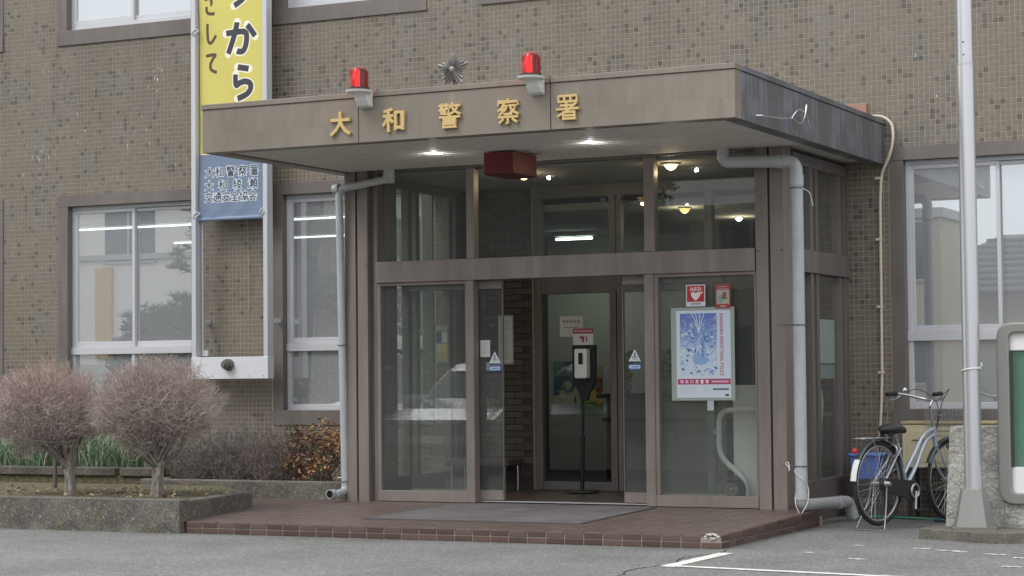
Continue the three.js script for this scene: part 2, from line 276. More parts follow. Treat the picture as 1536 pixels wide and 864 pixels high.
// canopy
const canopy = sub(station, 'canopy');
{
  const x0 = -0.82, x1 = 4.02, y0 = 3.247, y1 = 3.664, zf = 4.08, gp = 0.003;
  const seams = [x0, 0.73, 2.48, x1];
  const st = canvasTex(1024, 256, (c, W, H) => { reseed(17); c.fillStyle = '#e0dfde'; c.fillRect(0, 0, W, H); for (let i = 0; i < 90; i++) { c.fillStyle = i % 2 ? 'rgba(255,255,255,0.05)' : 'rgba(190,188,186,0.07)'; c.fillRect(rr(0, W), rr(-40, H * 0.6), rr(3, 40), rr(40, H)); }
    for (let i = 0; i < 46; i++) { const x = 508 + rr(-60, 60) * rr(0.2, 1), y = rr(-30, 30), l = rr(40, 200); c.fillStyle = `rgba(255,255,255,${rr(0.08, 0.32)})`; c.fillRect(x, y, rr(1.5, 6), l); } });
  st.repeat.set(1 / 1.75, 1 / 0.37); st.offset.set(-0.73 / 1.75, -3.247 / 0.37);
  const streaked = M(0x91887c, 0.45, 0.1, { map: st });
  for (let k = 0; k < 3; k++) {
    part(canopy, 'fascia_panel', box(seams[k] + (k ? gp : 0), seams[k + 1] - (k < 2 ? gp : 0), y0, y1 - 0.047, zf - 0.14, zf, 0.004), k === 1 ? streaked : canopyPaint);
    part(canopy, 'cap_strip', box(seams[k] + (k ? gp : -0.006), seams[k + 1] - (k < 2 ? gp : -0.006), y1 - 0.045, y1, zf - 0.15, zf + 0.012, 0.005), canopyPaint);
  }
  const zs = [0.004, 0.44, 2.0, 3.62, zf - 0.143];
  for (const side of [0, 1]) for (let k = 0; k < 4; k++) {
    const a = zs[k] + (k ? gp : 0), b = zs[k + 1] - gp, X = side ? x1 : x0, s = side ? -1 : 1;
    part(canopy, 'fascia_panel', box(Math.min(X, X + s * 0.14), Math.max(X, X + s * 0.14), y0, y1 - 0.047, a, b, 0.004), side ? canopySide : canopyPaint);
    part(canopy, 'cap_strip', box(Math.min(X - s * 0.012, X + s * 0.15), Math.max(X - s * 0.012, X + s * 0.15), y1 - 0.045, y1, a, Math.min(b, zf - 0.153), 0.005), side ? canopySide : canopyPaint);
  }
  part(canopy, 'roof_deck', box(x0 + 0.145, x1 - 0.145, y1 - 0.1, y1 - 0.055, 0.004, zf - 0.145, 0), M(0x7b7a76, 0.9));
  const soff = M(0xc4c0b8, 0.7), ribs = [];
  part(canopy, 'soffit', box(x0 + 0.143, x1 - 0.143, 3.285, 3.30, 0.004, zf - 0.143, 0), soff);
  for (let z = 1.92; z < zf - 0.2; z += 0.12) ribs.push(box(x0 + 0.17, x1 - 0.17, 3.258, 3.284, z, z + 0.085, 0.004));
  part(canopy, 'soffit_slat', ribs, soff, { kind: 'stuff' });
}
// strokes of the characters, on a 100 x 100 grid with y down
const K = {
  大: [[[8, 36], [92, 36]], [[50, 6], [50, 36], [44, 58], [28, 78], [8, 94]], [[52, 42], [60, 62], [74, 80], [93, 93]]],
  和: [[[42, 8], [26, 13], [8, 16]], [[4, 34], [48, 34]], [[27, 13], [27, 96]], [[25, 36], [17, 54], [4, 72]], [[29, 38], [38, 50], [47, 60]], [[60, 20], [60, 90]], [[60, 22], [92, 22], [92, 90]], [[60, 82], [92, 82]]],
  警: [[[4, 10], [48, 10]], [[17, 3], [17, 17]], [[36, 3], [36, 17]], [[14, 18], [6, 30]], [[12, 23], [47, 23], [45, 41], [39, 45]], [[15, 31], [15, 42]], [[15, 31], [32, 31], [32, 42], [15, 41]], [[62, 3], [53, 19]], [[58, 12], [96, 12]], [[86, 13], [76, 32], [52, 46]], [[63, 20], [74, 34], [96, 46]], [[50, 47], [50, 54]], [[6, 56], [94, 56]], [[22, 65], [78, 65]], [[22, 74], [78, 74]], [[24, 83], [24, 98]], [[24, 83], [76, 83], [76, 98]], [[24, 95], [76, 95]]],
  察: [[[50, 2], [50, 12]], [[8, 26], [8, 13], [92, 13], [92, 26]], [[32, 20], [22, 36], [8, 48]], [[30, 28], [46, 28], [38, 44], [14, 62]], [[27, 35], [36, 40]], [[20, 43], [30, 48]], [[56, 28], [84, 28], [74, 46], [56, 60]], [[60, 34], [71, 50], [94, 62]], [[34, 61], [68, 61]], [[10, 72], [90, 72]], [[50, 72], [50, 95], [42, 96]], [[30, 80], [14, 94]], [[70, 80], [88, 93]]],
  署: [[[12, 6], [12, 30]], [[12, 7], [88, 7], [88, 30]], [[37, 7], [37, 29]], [[63, 7], [63, 29]], [[12, 29], [88, 29]], [[20, 43], [70, 43]], [[46, 33], [46, 56]], [[4, 57], [96, 57]], [[86, 36], [56, 60], [10, 84]], [[33, 70], [33, 98]], [[33, 70], [80, 70], [80, 98]], [[33, 83], [80, 83]], [[33, 95], [80, 95]]],
  綾: [[[24, 4], [8, 24], [24, 32]], [[38, 18], [10, 48], [42, 44]], [[26, 46], [26, 96]], [[10, 60], [6, 82]], [[38, 58], [44, 76]], [[54, 14], [90, 14]], [[72, 4], [72, 28]], [[48, 28], [96, 28]], [[62, 30], [50, 46]], [[80, 30], [94, 44]], [[68, 44], [50, 66]], [[62, 54], [88, 54], [74, 78], [48, 96]], [[60, 66], [76, 84], [96, 95]]],
  瀬: [[[8, 8], [18, 16]], [[4, 34], [14, 42]], [[4, 94], [18, 64]], [[24, 18], [56, 18]], [[40, 4], [40, 96]], [[28, 30], [28, 52]], [[28, 30], [54, 30], [54, 52]], [[28, 51], [54, 51]], [[38, 54], [24, 80]], [[42, 56], [56, 74]], [[60, 8], [98, 8]], [[78, 8], [74, 20]], [[64, 22], [64, 76]], [[64, 22], [94, 22], [94, 76]], [[64, 40], [94, 40]], [[64, 58], [94, 58]], [[64, 75], [94, 75]], [[72, 78], [58, 96]], [[86, 78], [98, 95]]],
  交: [[[50, 3], [50, 18]], [[6, 20], [94, 20]], [[34, 30], [14, 50]], [[66, 30], [88, 48]], [[68, 44], [50, 72], [8, 96]], [[30, 46], [54, 76], [94, 95]]],
  通: [[[10, 10], [22, 22]], [[4, 40], [22, 40], [14, 72], [22, 76]], [[4, 86], [20, 78], [40, 90], [96, 92]], [[38, 8], [84, 8], [68, 20]], [[52, 14], [66, 22]], [[38, 26], [38, 80]], [[38, 26], [88, 26], [88, 80], [82, 80]], [[38, 44], [88, 44]], [[38, 60], [88, 60]], [[63, 26], [63, 80]]],
  安: [[[50, 2], [50, 14]], [[8, 28], [8, 15], [92, 15], [92, 28]], [[46, 28], [28, 62], [76, 94]], [[76, 52], [60, 80], [16, 96]], [[6, 50], [94, 50]]],
  全: [[[50, 4], [30, 28], [4, 44]], [[50, 4], [70, 28], [96, 44]], [[24, 46], [76, 46]], [[50, 46], [50, 92]], [[22, 68], [78, 68]], [[8, 93], [92, 93]]],
  協: [[[4, 34], [34, 34]], [[19, 6], [19, 96]], [[44, 18], [90, 18], [86, 40], [80, 42]], [[64, 4], [58, 26], [42, 44]], [[36, 60], [62, 60], [58, 92], [52, 94]], [[46, 48], [44, 74], [34, 94]], [[66, 60], [96, 60], [92, 92], [86, 94]], [[78, 48], [76, 74], [66, 94]]],
  会: [[[50, 4], [30, 28], [4, 44]], [[50, 4], [70, 28], [96, 44]], [[28, 46], [72, 46]], [[10, 62], [90, 62]], [[44, 62], [22, 90], [80, 86]], [[66, 72], [84, 94]]],
  神: [[[24, 4], [30, 12]], [[6, 22], [40, 22], [8, 62]], [[26, 44], [26, 96]], [[30, 50], [42, 60]], [[52, 22], [52, 72]], [[52, 22], [92, 22], [92, 72]], [[52, 46], [92, 46]], [[52, 70], [92, 70]], [[72, 4], [72, 98]]],
  奈: [[[10, 20], [90, 20]], [[50, 4], [44, 22], [8, 50]], [[54, 22], [92, 50]], [[32, 50], [68, 50]], [[14, 64], [86, 64]], [[50, 64], [50, 94], [42, 96]], [[30, 74], [14, 92]], [[70, 74], [88, 90]]],
  川: [[[20, 8], [20, 50], [8, 94]], [[50, 14], [50, 84]], [[82, 8], [82, 96]]],
  県: [[[34, 6], [34, 56]], [[34, 7], [78, 7], [78, 56]], [[34, 23], [78, 23]], [[34, 39], [78, 39]], [[34, 55], [78, 55]], [[14, 20], [14, 70], [94, 70]], [[52, 70], [52, 98]], [[32, 78], [18, 92]], [[72, 78], [88, 92]]],
  か: [[[6, 34], [54, 30], [69, 35], [71, 52], [66, 80], [54, 92], [40, 86]], [[40, 4], [34, 44], [12, 92]], [[72, 14], [84, 28], [97, 48]]],
  ら: [[[34, 6], [70, 13]], [[26, 26], [22, 62], [40, 50], [62, 47], [78, 56], [76, 74], [60, 88], [30, 95]]],
  つ: [[[88, 20], [80, 56], [56, 84], [28, 98]]],
  さ: [[[6, 26], [92, 18]], [[44, 2], [72, 52], [50, 52]], [[22, 58], [18, 76], [34, 92], [84, 92]]],
  し: [[[24, 4], [20, 60], [30, 90], [60, 88], [90, 58]]],
  て: [[[6, 20], [94, 12], [54, 36], [36, 60], [42, 86], [86, 94]]],
};
function strokeGeo(list, x, y, s, w, z, d) {                  // raised strokes with round ends, x y the lower left corner
  const out = [];
  list.forEach((pts, k) => {
    const P = pts.map(([a, b]) => new THREE.Vector2(x + a / 100 * s, y + (100 - b) / 100 * s)), L = [], R = [];
    for (let i = 0; i < P.length; i++) {
      const a = P[Math.max(0, i - 1)], b = P[Math.min(P.length - 1, i + 1)], t = b.clone().sub(a).normalize(), n = new THREE.Vector2(-t.y, t.x);
      let h = w / 2; if (i > 0 && i < P.length - 1) { const t1 = P[i].clone().sub(P[i - 1]).normalize(); h /= Math.max(0.6, t1.dot(t)); }
      const ext = i === 0 ? -w * 0.2 : i === P.length - 1 ? w * 0.2 : 0, c = P[i].clone().addScaledVector(t, ext);
      L.push(c.clone().addScaledVector(n, h)); R.unshift(c.clone().addScaledVector(n, -h));
    }
    out.push(new THREE.ExtrudeGeometry(new THREE.Shape(L.concat(R)), { depth: d, bevelEnabled: true, bevelThickness: 0.003, bevelSize: 0.002, bevelSegments: 1 }).translate(0, 0, z + k * 0.0004));
  });
  return out;
}
{
  const gold = M(0xc9ae76, 0.5, 0.1), edge = M(0x6a5127, 0.6);
  [['大', 0.57], ['和', 1.075], ['警', 1.595], ['察', 2.12], ['署', 2.64]].forEach(([c, x]) => part(canopy, 'sign_letter', strokeGeo(K[c], x - 0.105, 3.312, 0.205, c === '警' || c === '察' || c === '署' ? 0.0165 : 0.023, 4.082, 0.022), gold));
}
// vestibule
{
  const ves = sub(station, 'entrance_vestibule'), zf = 1.85, cy0 = 0.14, cy1 = 3.285;
  for (const [a, b, dep] of [[-0.735, -0.615, 0], [-0.597, -0.485, 0], [3.385, 3.497, 0], [3.515, 3.64, 0]]) part(ves, 'column', box(a, b, cy0, cy1, zf - 0.24, zf, 0.006), brown);
  parts(ves, 'screw', [[3.40, 2.37], [3.62, 2.37], [-0.72, 2.37], [-0.5, 2.37]].map(([x, y]) => sph(x, y, zf + 0.001, 0.008, 1, 1, 0.4, 8, 5)), dark);
  parts(ves, 'column_groove', [box(-0.616, -0.596, cy0, cy1, zf - 0.2, zf - 0.02, 0), box(3.496, 3.516, cy0, cy1, zf - 0.2, zf - 0.02, 0)], M(0x332a26, 0.7));
  parts(ves, 'jamb', [box(-0.486, -0.44, cy0, cy1, zf - 0.2, zf - 0.07), box(-0.44, -0.40, cy0, cy1, zf - 0.16, zf - 0.04)], brownDark);
  parts(ves, 'jamb', [box(3.372, 3.386, cy0, cy1, zf - 0.16, zf - 0.03)], brown);
  part(ves, 'transom', box(-0.40, 3.372, 2.20, 2.40, zf - 0.14, zf - 0.004, 0.006), brown);
  part(ves, 'head_rail', box(-0.40, 3.372, 3.245, 3.284, zf - 0.12, zf - 0.03), brownDark);
  for (const [a, b] of [[0.56, 0.64], [2.335, 2.435]]) part(ves, 'mullion', box(a, b, 2.401, 3.244, zf - 0.12, zf - 0.02, 0.004), brown);
  for (const [a, b] of [[0.555, 0.63], [2.33, 2.42]]) part(ves, 'mullion', box(a, b, 0.15, 2.199, zf - 0.12, zf - 0.015, 0.004), brown);
  for (const [a, b] of [[-0.40, 0.555], [2.42, 3.372]]) {
    part(ves, 'bottom_rail', box(a, b, 0.15, 0.25, zf - 0.10, zf - 0.02, 0.004), brown);
    parts(ves, 'glazing_bead', [box(a, b, 2.170, 2.199, zf - 0.10, zf - 0.03), box(a, a + 0.035, 0.251, 2.17, zf - 0.10, zf - 0.03), box(b - 0.02, b, 0.251, 2.17, zf - 0.10, zf - 0.03)], brown);
    part(ves, 'pane', quad(b - a - 0.05, 1.925).translate((a + b) / 2, 1.21, zf - 0.06), paneClear, { keepUV: true });
  }
  for (const [a, b] of [[-0.40, 0.56], [0.64, 2.335], [2.435, 3.372]]) part(ves, 'pane', quad(b - a, 0.845).translate((a + b) / 2, 2.823, zf - 0.07), paneClear, { keepUV: true });
  for (const [a, b] of [[-0.10, 0.868], [2.072, 3.04]]) {       // the automatic leaves, slid open behind the side panels
    const d = sub(ves, 'sliding_door');
    parts(d, 'rail', [box(a, b, 0.172, 0.262, zf - 0.165, zf - 0.125), box(a, b, 2.12, 2.195, zf - 0.165, zf - 0.125)], brown);
    part(d, 'pane', quad(b - a, 1.858).translate((a + b) / 2, 1.191, zf - 0.145), paneClear, { keepUV: true });
    const e = a < 0 ? b : a; part(d, 'edge_seal', box(e - 0.006, e + 0.006, 0.262, 2.12, zf - 0.158, zf - 0.132), brownDark);
  }
  part(ves, 'door_track', box(0.63, 2.33, 0.155, 0.164, zf - 0.19, zf - 0.10, 0.002), alu);
  part(ves, 'inner_floor', box(-0.45, 3.6, 0.02, 0.155, 0.0, zf - 0.195, 0.002), M(0x5c4741, 0.5, 0, { map: paintTex }));
  part(ves, 'ceiling', box(-0.45, 3.6, 3.215, 3.243, 0.001, zf - 0.125, 0), M(0x8d8b86, 0.8));
  // glazed side walls
  for (const [X, s] of [[3.62, 1], [-0.47, -1]]) {
    const a = X - 0.05, b = X + 0.03;
    for (const [z0, z1] of [[0.0, 0.13], [0.19, 0.27], [0.90, 0.97], [1.05, 1.13], [1.36, 1.6]]) part(ves, 'side_post', box(a, b, 0.12, 3.244, z0, z1, 0.004), brownDark);
    for (const [y0, y1, t] of [[0.12, 0.36, 0.01], [2.2, 2.4, 0.025], [3.14, 3.243, 0.01]]) part(ves, 'side_rail', box(a - t, b + t, y0, y1, 0.005, 1.605, 0.004), brownDark);
    for (const [y0, y1] of [[0.36, 2.2], [2.4, 3.14]]) { part(ves, 'side_pane', quad(0.63, y1 - y0).rotateY(Math.PI / 2).translate(X - 0.01, (y0 + y1) / 2, 0.585), paneClear, { keepUV: true }); part(ves, 'side_pane', quad(0.23, y1 - y0).rotateY(Math.PI / 2).translate(X - 0.01, (y0 + y1) / 2, 1.245), paneClear, { keepUV: true }); }
  }
  parts(ves, 'base_plinth', [box(3.575, 3.66, 0, 0.118, 0.0, 1.75, 0.003), box(-0.53, -0.43, 0, 0.118, 0, 1.75, 0.003)], brownDark);
  // brick facing inside, its dark tone partly the vestibule shade put into the colour
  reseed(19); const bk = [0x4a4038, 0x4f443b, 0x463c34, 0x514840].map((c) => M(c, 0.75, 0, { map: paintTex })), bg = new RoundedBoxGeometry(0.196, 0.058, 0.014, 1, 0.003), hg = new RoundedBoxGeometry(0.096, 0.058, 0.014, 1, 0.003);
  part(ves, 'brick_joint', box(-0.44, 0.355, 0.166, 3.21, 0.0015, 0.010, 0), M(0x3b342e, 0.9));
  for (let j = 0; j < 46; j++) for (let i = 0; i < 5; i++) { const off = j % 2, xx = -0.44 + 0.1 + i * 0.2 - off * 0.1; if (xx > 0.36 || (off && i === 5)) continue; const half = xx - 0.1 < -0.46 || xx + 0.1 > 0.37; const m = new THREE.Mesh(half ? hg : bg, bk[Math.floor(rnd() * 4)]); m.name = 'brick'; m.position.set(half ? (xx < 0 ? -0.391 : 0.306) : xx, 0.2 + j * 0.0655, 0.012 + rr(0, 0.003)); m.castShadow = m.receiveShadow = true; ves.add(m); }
  part(ves, 'header_board', box(0.357, 3.57, 3.09, 3.212, 0.0015, 0.022, 0.003), brownDark);
  // the inner door screen
  const fr = [[0.36, 0.44], [1.19, 1.26], [1.27, 1.32], [2.2, 2.28], [3.34, 3.42]];
  for (const [a, b] of fr) part(ves, 'inner_post', box(a, b, 0.166, 3.1, -0.12, -0.03, 0.004), brownDark);
  part(ves, 'inner_transom', [box(0.44, 3.34, 2.13, 2.32, -0.11, -0.04, 0.004)], brownDark);
  parts(ves, 'inner_rail', [box(0.44, 1.19, 0.166, 0.25, -0.1, -0.05), box(2.28, 3.34, 0.166, 0.25, -0.1, -0.05)], brownDark);
  for (const [a, b] of [[0.44, 1.19], [1.32, 2.2], [2.28, 3.34]]) { part(ves, 'inner_pane', quad(b - a, 0.78).translate((a + b) / 2, 2.71, -0.075), paneInner, { keepUV: true }); if (a !== 1.32) part(ves, 'inner_pane', quad(b - a, 1.88).translate((a + b) / 2, 1.19, -0.075), paneInner, { keepUV: true }); }
}
// the tiled entrance step
{
  const porch = thing('entrance_step', 'low entrance step of red-brown tiles in front of the glass doors', 'step', [0, 0, 0]); porch.userData.kind = 'structure'; delete porch.userData.category;
  const x0 = -0.96, x1 = 3.88, z0 = 1.64, z1 = 4.14, grout = M(0x93877d, 0.9), slope = Math.atan2(0.05, z1 - z0);
  const tTex = tex(256, (u, v) => { const s = 0.9 + 0.3 * N(u, v, 12, 4); return [s, s * 0.99, s * 0.98]; }, 0.5), reds = [0x64504b, 0x5b4945, 0x6b5751, 0x564541].map((c) => M(c, 0.45, 0, { map: tTex }));
  const core = new THREE.BufferGeometry(), h = (z) => 0.094 + (z1 - z) * 0.02;
  part(porch, 'grout_bed', [box(x0 - 1.1, x0, -0.05, 0.08, z0, 4.06, 0), box(x0 + 0.004, x1 - 0.004, -0.05, 0.088, z0, z1 - 0.006, 0), box(x0 + 0.004, x1 - 0.004, -0.002, 0.002, 0, 0.006, 0).rotateX(0).scale(1, 1, (z1 - z0 - 0.01) / 0.006).translate(0, 0, 0).rotateX(slope).translate(0, 0.142, z0)], grout);
  const fg = new RoundedBoxGeometry(0.151, 0.041, 0.01, 1, 0.003), sg = new RoundedBoxGeometry(0.01, 0.041, 0.151, 1, 0.003);
  reseed(3);
  const put = (g, x, y, z) => { const m = new THREE.Mesh(g, reds[Math.floor(rnd() * 4)]); m.name = 'tile'; m.castShadow = m.receiveShadow = true; m.position.set(x, y, z); porch.add(m); };
  for (let k = 0; k < 30; k++) for (const y of [0.0735, 0.0245]) { if (k === 29 && y > 0.05) continue; put(fg, x0 + 0.082 + k * 0.1612, y, z1 - 0.004 + rr(-0.001, 0.001)); }
  for (let k = 0; k < 15; k++) for (const y of [0.0735, 0.0245]) { const z = z1 - 0.088 - k * 0.161; put(sg, x1 - 0.004 + rr(-0.001, 0.001), y + (y > 0.05 ? (z1 - z) * 0.02 : 0), z); }
  for (let k = 1; k < 15; k++) { const z = z1 - 0.088 - k * 0.161, g = box(x1 - 0.008, x1 - 0.001, 0.049, 0.051 + (z1 - z) * 0.02, z - 0.076, z + 0.076, 0); part(porch, 'grout_strip', g, reds[1]); }
  const tg = new RoundedBoxGeometry(0.154, 0.008, 0.074, 1, 0.002), rows = Math.floor((z1 - z0) / 0.0805), im = new THREE.InstancedMesh(tg, M(0xffffff, 0.38, 0, { map: tTex }), 37 * rows), m4 = new THREE.Matrix4(), q = new THREE.Quaternion().setFromEuler(new THREE.Euler(slope, 0, 0)), c = new THREE.Color();
  for (let i = -7; i < 30; i++) for (let j = 0; j < rows; j++) { const z = z1 - 0.041 - j * 0.0805; im.setMatrixAt((i + 7) * rows + j, m4.compose(V(x0 + 0.082 + i * 0.1612, h(z) + 0.0015 + rr(0, 0.0008), z), q, V(1, 1, 1))); const k = rr(0.82, 1.12); im.setColorAt((i + 7) * rows + j, c.setRGB(0.154 * k, 0.111 * k, 0.098 * k)); }
  im.name = 'floor_tile'; im.userData.kind = 'stuff'; im.receiveShadow = true; porch.add(im);
  const ch = []; for (let k = 0; k < 26; k++) { const s = rr(0.006, 0.02); ch.push(new THREE.IcosahedronGeometry(s, 0).scale(1, 0.7, 1).rotateY(rr(0, 6)).translate(3.80 + rr(-0.055, 0.055), 0.07 + rr(0, 0.045), 4.125 + rr(-0.03, 0.025))); }
  tag(part(scene, 'broken_mortar', ch, M(0xc4bfb4, 0.95)), 'crumbled pale mortar on the front right corner of the entrance step', 'rubble');
  const matTex = tex(256, (u, v) => { const s = 0.56 + 0.16 * N(u, v, 80, 2) + 0.2 * N(u, v, 5, 4); return [s, s * 0.98, s * 0.98]; }, 1.1);
  const mt = thing('door_mat', 'large flat grey doormat lying before the open doors', 'doormat', [1.45, 0.12, 2.7]);
  part(mt, 'mat', new RoundedBoxGeometry(2.0, 0.009, 1.6, 1, 0.003).rotateX(slope).translate(1.45, h(2.75) + 0.011, 2.75), M(0xb0aeac, 0.95, 0, { map: matTex }));
  part(mt, 'border', [-0.8, 0.8].map((d) => new RoundedBoxGeometry(2.03, 0.011, 0.03, 1, 0.003).rotateX(slope).translate(1.45, h(2.75 + d) + 0.011, 2.75 + d)).concat([-1, 1].map((d) => new RoundedBoxGeometry(0.03, 0.011, 1.57, 1, 0.003).rotateX(slope).translate(1.45 + d, h(2.75) + 0.0112, 2.75))), M(0x55504e, 0.9));
}

// ---------- things on and under the canopy ----------
{
  const lensMat = M(0xb8322f, 0.08, 0, { transmission: 0.85, thickness: 0 }), red = glow(0xff5248, 3.4), ring = M(0x3a1512, 0.4), plastic = M(0xcfcfca, 0.45);
  for (const [x, where] of [[0.81, 'left red rotating beacon on the canopy front, near the first two characters'], [2.372, 'right red rotating beacon on the canopy front, before the last character']]) {
    const b = thing('beacon_light', where, 'beacon', [x, 3.54, 4.08], 'red beacons on the canopy front'), z = 4.205;
    part(b, 'lens', new THREE.LatheGeometry([[0.077, 3.682], [0.075, 3.74], [0.070, 3.80], [0.064, 3.828], [0.052, 3.845], [0.03, 3.855], [0.001, 3.858]].map((p) => new THREE.Vector2(...p)), 28).translate(x, 0, z), lensMat);
    part(b, 'bulb', new THREE.LatheGeometry([[0.001, 3.70], [0.03, 3.70], [0.036, 3.72], [0.028, 3.745], [0.04, 3.765], [0.03, 3.79], [0.036, 3.81], [0.02, 3.825], [0.001, 3.828]].map((p) => new THREE.Vector2(...p)), 16).translate(x - 0.012, 0, z), red);
    parts(b, 'lens_rib', [0.5, 1.3, 2.1, 2.9, 3.9, 4.9, 5.8].map((a) => cyl(x + 0.073 * Math.cos(a), 3.76, z + 0.073 * Math.sin(a), 0.0035, 0.0035, 0.14, 6)), M(0x8c1715, 0.3));
    part(b, 'reflector', box(x + 0.035, x + 0.04, 3.69, 3.84, z - 0.05, z + 0.05, 0), M(0x8a1410, 0.3, 0.4));
    part(b, 'base_ring', new THREE.CylinderGeometry(0.082, 0.084, 0.026, 28).translate(x, 3.671, z), ring);
    const s = new THREE.Shape([[0.125, 0.118], [-0.0, 0.118], [-0.0, 0.0], [0.05, 0.012], [0.085, 0.05], [0.10, 0.10]].map(([a, c]) => new THREE.Vector2(a, c)));
    part(b, 'bracket', [new THREE.ExtrudeGeometry(s, { depth: 0.10, bevelEnabled: true, bevelSize: 0.008, bevelThickness: 0.01, bevelSegments: 2 }).rotateY(-Math.PI / 2).translate(x + 0.055, 3.536, 4.093)], plastic);
    part(b, 'shelf', new THREE.CylinderGeometry(0.12, 0.112, 0.018, 28).scale(0.92, 1, 1).translate(x, 3.651, z), plastic);
    const l = new THREE.PointLight(new THREE.Color(1, 0.06, 0.03), 0.10); l.position.set(x - 0.012, 3.765, z); l.castShadow = true; scene.add(l);
  }
  // star emblem
  const st = thing('star_emblem', 'grey metal five-pointed star emblem standing on the canopy edge', 'emblem', [1.6, 3.664, 4.03]);
  const c = [1.6, 3.795, 4.05], pos = [], LEN = [0.143, 0.118, 0.090, 0.090, 0.118];
  for (let k = 0; k < 25; k++) { const a = Math.PI / 2 + k / 25 * Math.PI * 2, L = LEN[k % 5], w = 0.105, pt = (r, da, z) => [c[0] + Math.cos(a + da) * r, c[1] + Math.sin(a + da) * r, c[2] + z];
    const i0 = pt(0.012, -w, 0.014), i1 = pt(0.012, w, 0.014), o0 = pt(L * 0.94, -w, 0.0), o1 = pt(L * 0.94, w, 0.0), rI = pt(0.012, 0, 0.03), rO = pt(L, 0, 0.012), b0 = pt(L * 0.94, -w, -0.012), b1 = pt(L * 0.94, w, -0.012), bo = pt(L, 0, -0.012), bi = pt(0.0, 0, -0.012);
    pos.push(...i0, ...o0, ...rO, ...i0, ...rO, ...rI, ...rI, ...rO, ...o1, ...rI, ...o1, ...i1, ...o0, ...b0, ...bo, ...o0, ...bo, ...rO, ...rO, ...bo, ...b1, ...rO, ...b1, ...o1, ...i0, ...bi, ...b0, ...i0, ...b0, ...o0, ...i1, ...o1, ...b1, ...i1, ...b1, ...bi); }
  const g = new THREE.BufferGeometry(); g.setAttribute('position', new THREE.Float32BufferAttribute(pos, 3)); g.computeVertexNormals();
  const bronze = M(0x8c8986, 0.45, 0.35);
  part(st, 'star', g, bronze); part(st, 'boss', sph(c[0], c[1], c[2] + 0.02, 0.026, 1, 1, 0.6), bronze); part(st, 'mount', box(1.585, 1.615, 3.664, 3.76, 4.0, 4.03), brownDark);
  // red lantern box
  const rb = thing('red_lantern_box', 'dark red square lamp box under the canopy soffit', 'lamp', [1.425, 3.05, 2.655]);
  part(rb, 'box', box(1.28, 1.57, 3.055, 3.245, 2.42, 2.89, 0.006), M(0x5e1c1d, 0.4)); part(rb, 'mount', box(1.40, 1.66, 3.246, 3.277, 2.5, 2.75), M(0x8a8781, 0.6)); part(rb, 'bottom_plate', box(1.30, 1.55, 3.046, 3.054, 2.44, 2.87), M(0x4b1513, 0.5));
  // lamps
  const led = glow(0xffffff, 9), warm = glow(0xffc27a, 6), ringM = M(0xb5b4b0, 0.4);
  for (const [x, z, where] of [[0.83, 2.97, 'left small white downlight recessed in the canopy soffit'], [2.35, 3.02, 'right small white downlight recessed in the canopy soffit']]) {
    const d = thing('downlight', where, 'downlight', [x, 3.27, z], 'white downlights in the canopy soffit');
    part(d, 'trim_ring', new THREE.TorusGeometry(0.062, 0.009, 8, 24).rotateX(Math.PI / 2).translate(x, 3.276, z), ringM); part(d, 'light_disc', new THREE.CylinderGeometry(0.055, 0.055, 0.012, 24).translate(x, 3.268, z), led);
    const l = new THREE.PointLight(new THREE.Color(1, 0.98, 0.95), 0.14); l.position.set(x, 3.24, z); l.castShadow = true; scene.add(l);
  }
  for (const [x, z, where] of [[0.94, 1.38, 'warm globe downlight inside the entrance, just under the red lamp box'], [2.47, 1.5, 'warm globe downlight inside the entrance, above the right-hand glass']]) {
    const d = thing('downlight', where, 'downlight', [x, 3.2, z], 'warm downlights in the entrance ceiling');
    part(d, 'trim_ring', new THREE.TorusGeometry(0.075, 0.012, 8, 24).rotateX(Math.PI / 2).translate(x, 3.208, z), ringM); part(d, 'bulb', new THREE.SphereGeometry(0.058, 16, 8, 0, Math.PI * 2, Math.PI / 2, Math.PI / 2).translate(x, 3.207, z), warm);
    const l = new THREE.PointLight(new THREE.Color(1, 0.76, 0.48), 0.2); l.position.set(x, 3.13, z); l.castShadow = true; scene.add(l);
  }
  for (const [x, z, r, m, where] of [[1.84, -0.45, 0.05, glow(0xffb56a, 2.2), 'warm globe lamp on the lobby ceiling behind the glass'], [1.88, -1.93, 0.035, led, 'small white spot lamp on the lobby ceiling']]) {
    const d = thing('lobby_lamp', where, 'lamp', [x, 2.95, z]); part(d, 'bulb', new THREE.SphereGeometry(r, 16, 8, 0, Math.PI * 2, Math.PI / 2, Math.PI / 2).translate(x, 2.966, z), m); part(d, 'trim_ring', new THREE.TorusGeometry(r * 1.2, 0.008, 8, 20).rotateX(Math.PI / 2).translate(x, 2.97, z), ringM);
    const l = new THREE.PointLight(new THREE.Color(1, 0.8, 0.55), 0.2); l.position.set(x, 2.88, z); l.castShadow = true; scene.add(l);
  }
  const tube = (x0, x1, y, z, k, label, li) => {
    const d = thing('fluorescent_lamp', label, 'lamp', [(x0 + x1) / 2, y, z]);
    part(d, 'tube', cyl((x0 + x1) / 2, y, z, 0.014, 0.014, x1 - x0, 10, 'x'), glow(0xf2fff6, k)); part(d, 'housing', box(x0 - 0.03, x1 + 0.03, y + 0.028, y + 0.07, z - 0.05, z + 0.05), white);
    const l = new THREE.RectAreaLight(new THREE.Color(0.95, 1, 0.97), li, x1 - x0, 0.06); l.position.set((x0 + x1) / 2, y - 0.03, z); l.lookAt((x0 + x1) / 2, y - 2, z); scene.add(l);
  };
  tube(-0.78, -0.32, 2.9, -3.05, 7, 'short white fluorescent tube over the lobby counter', 36);
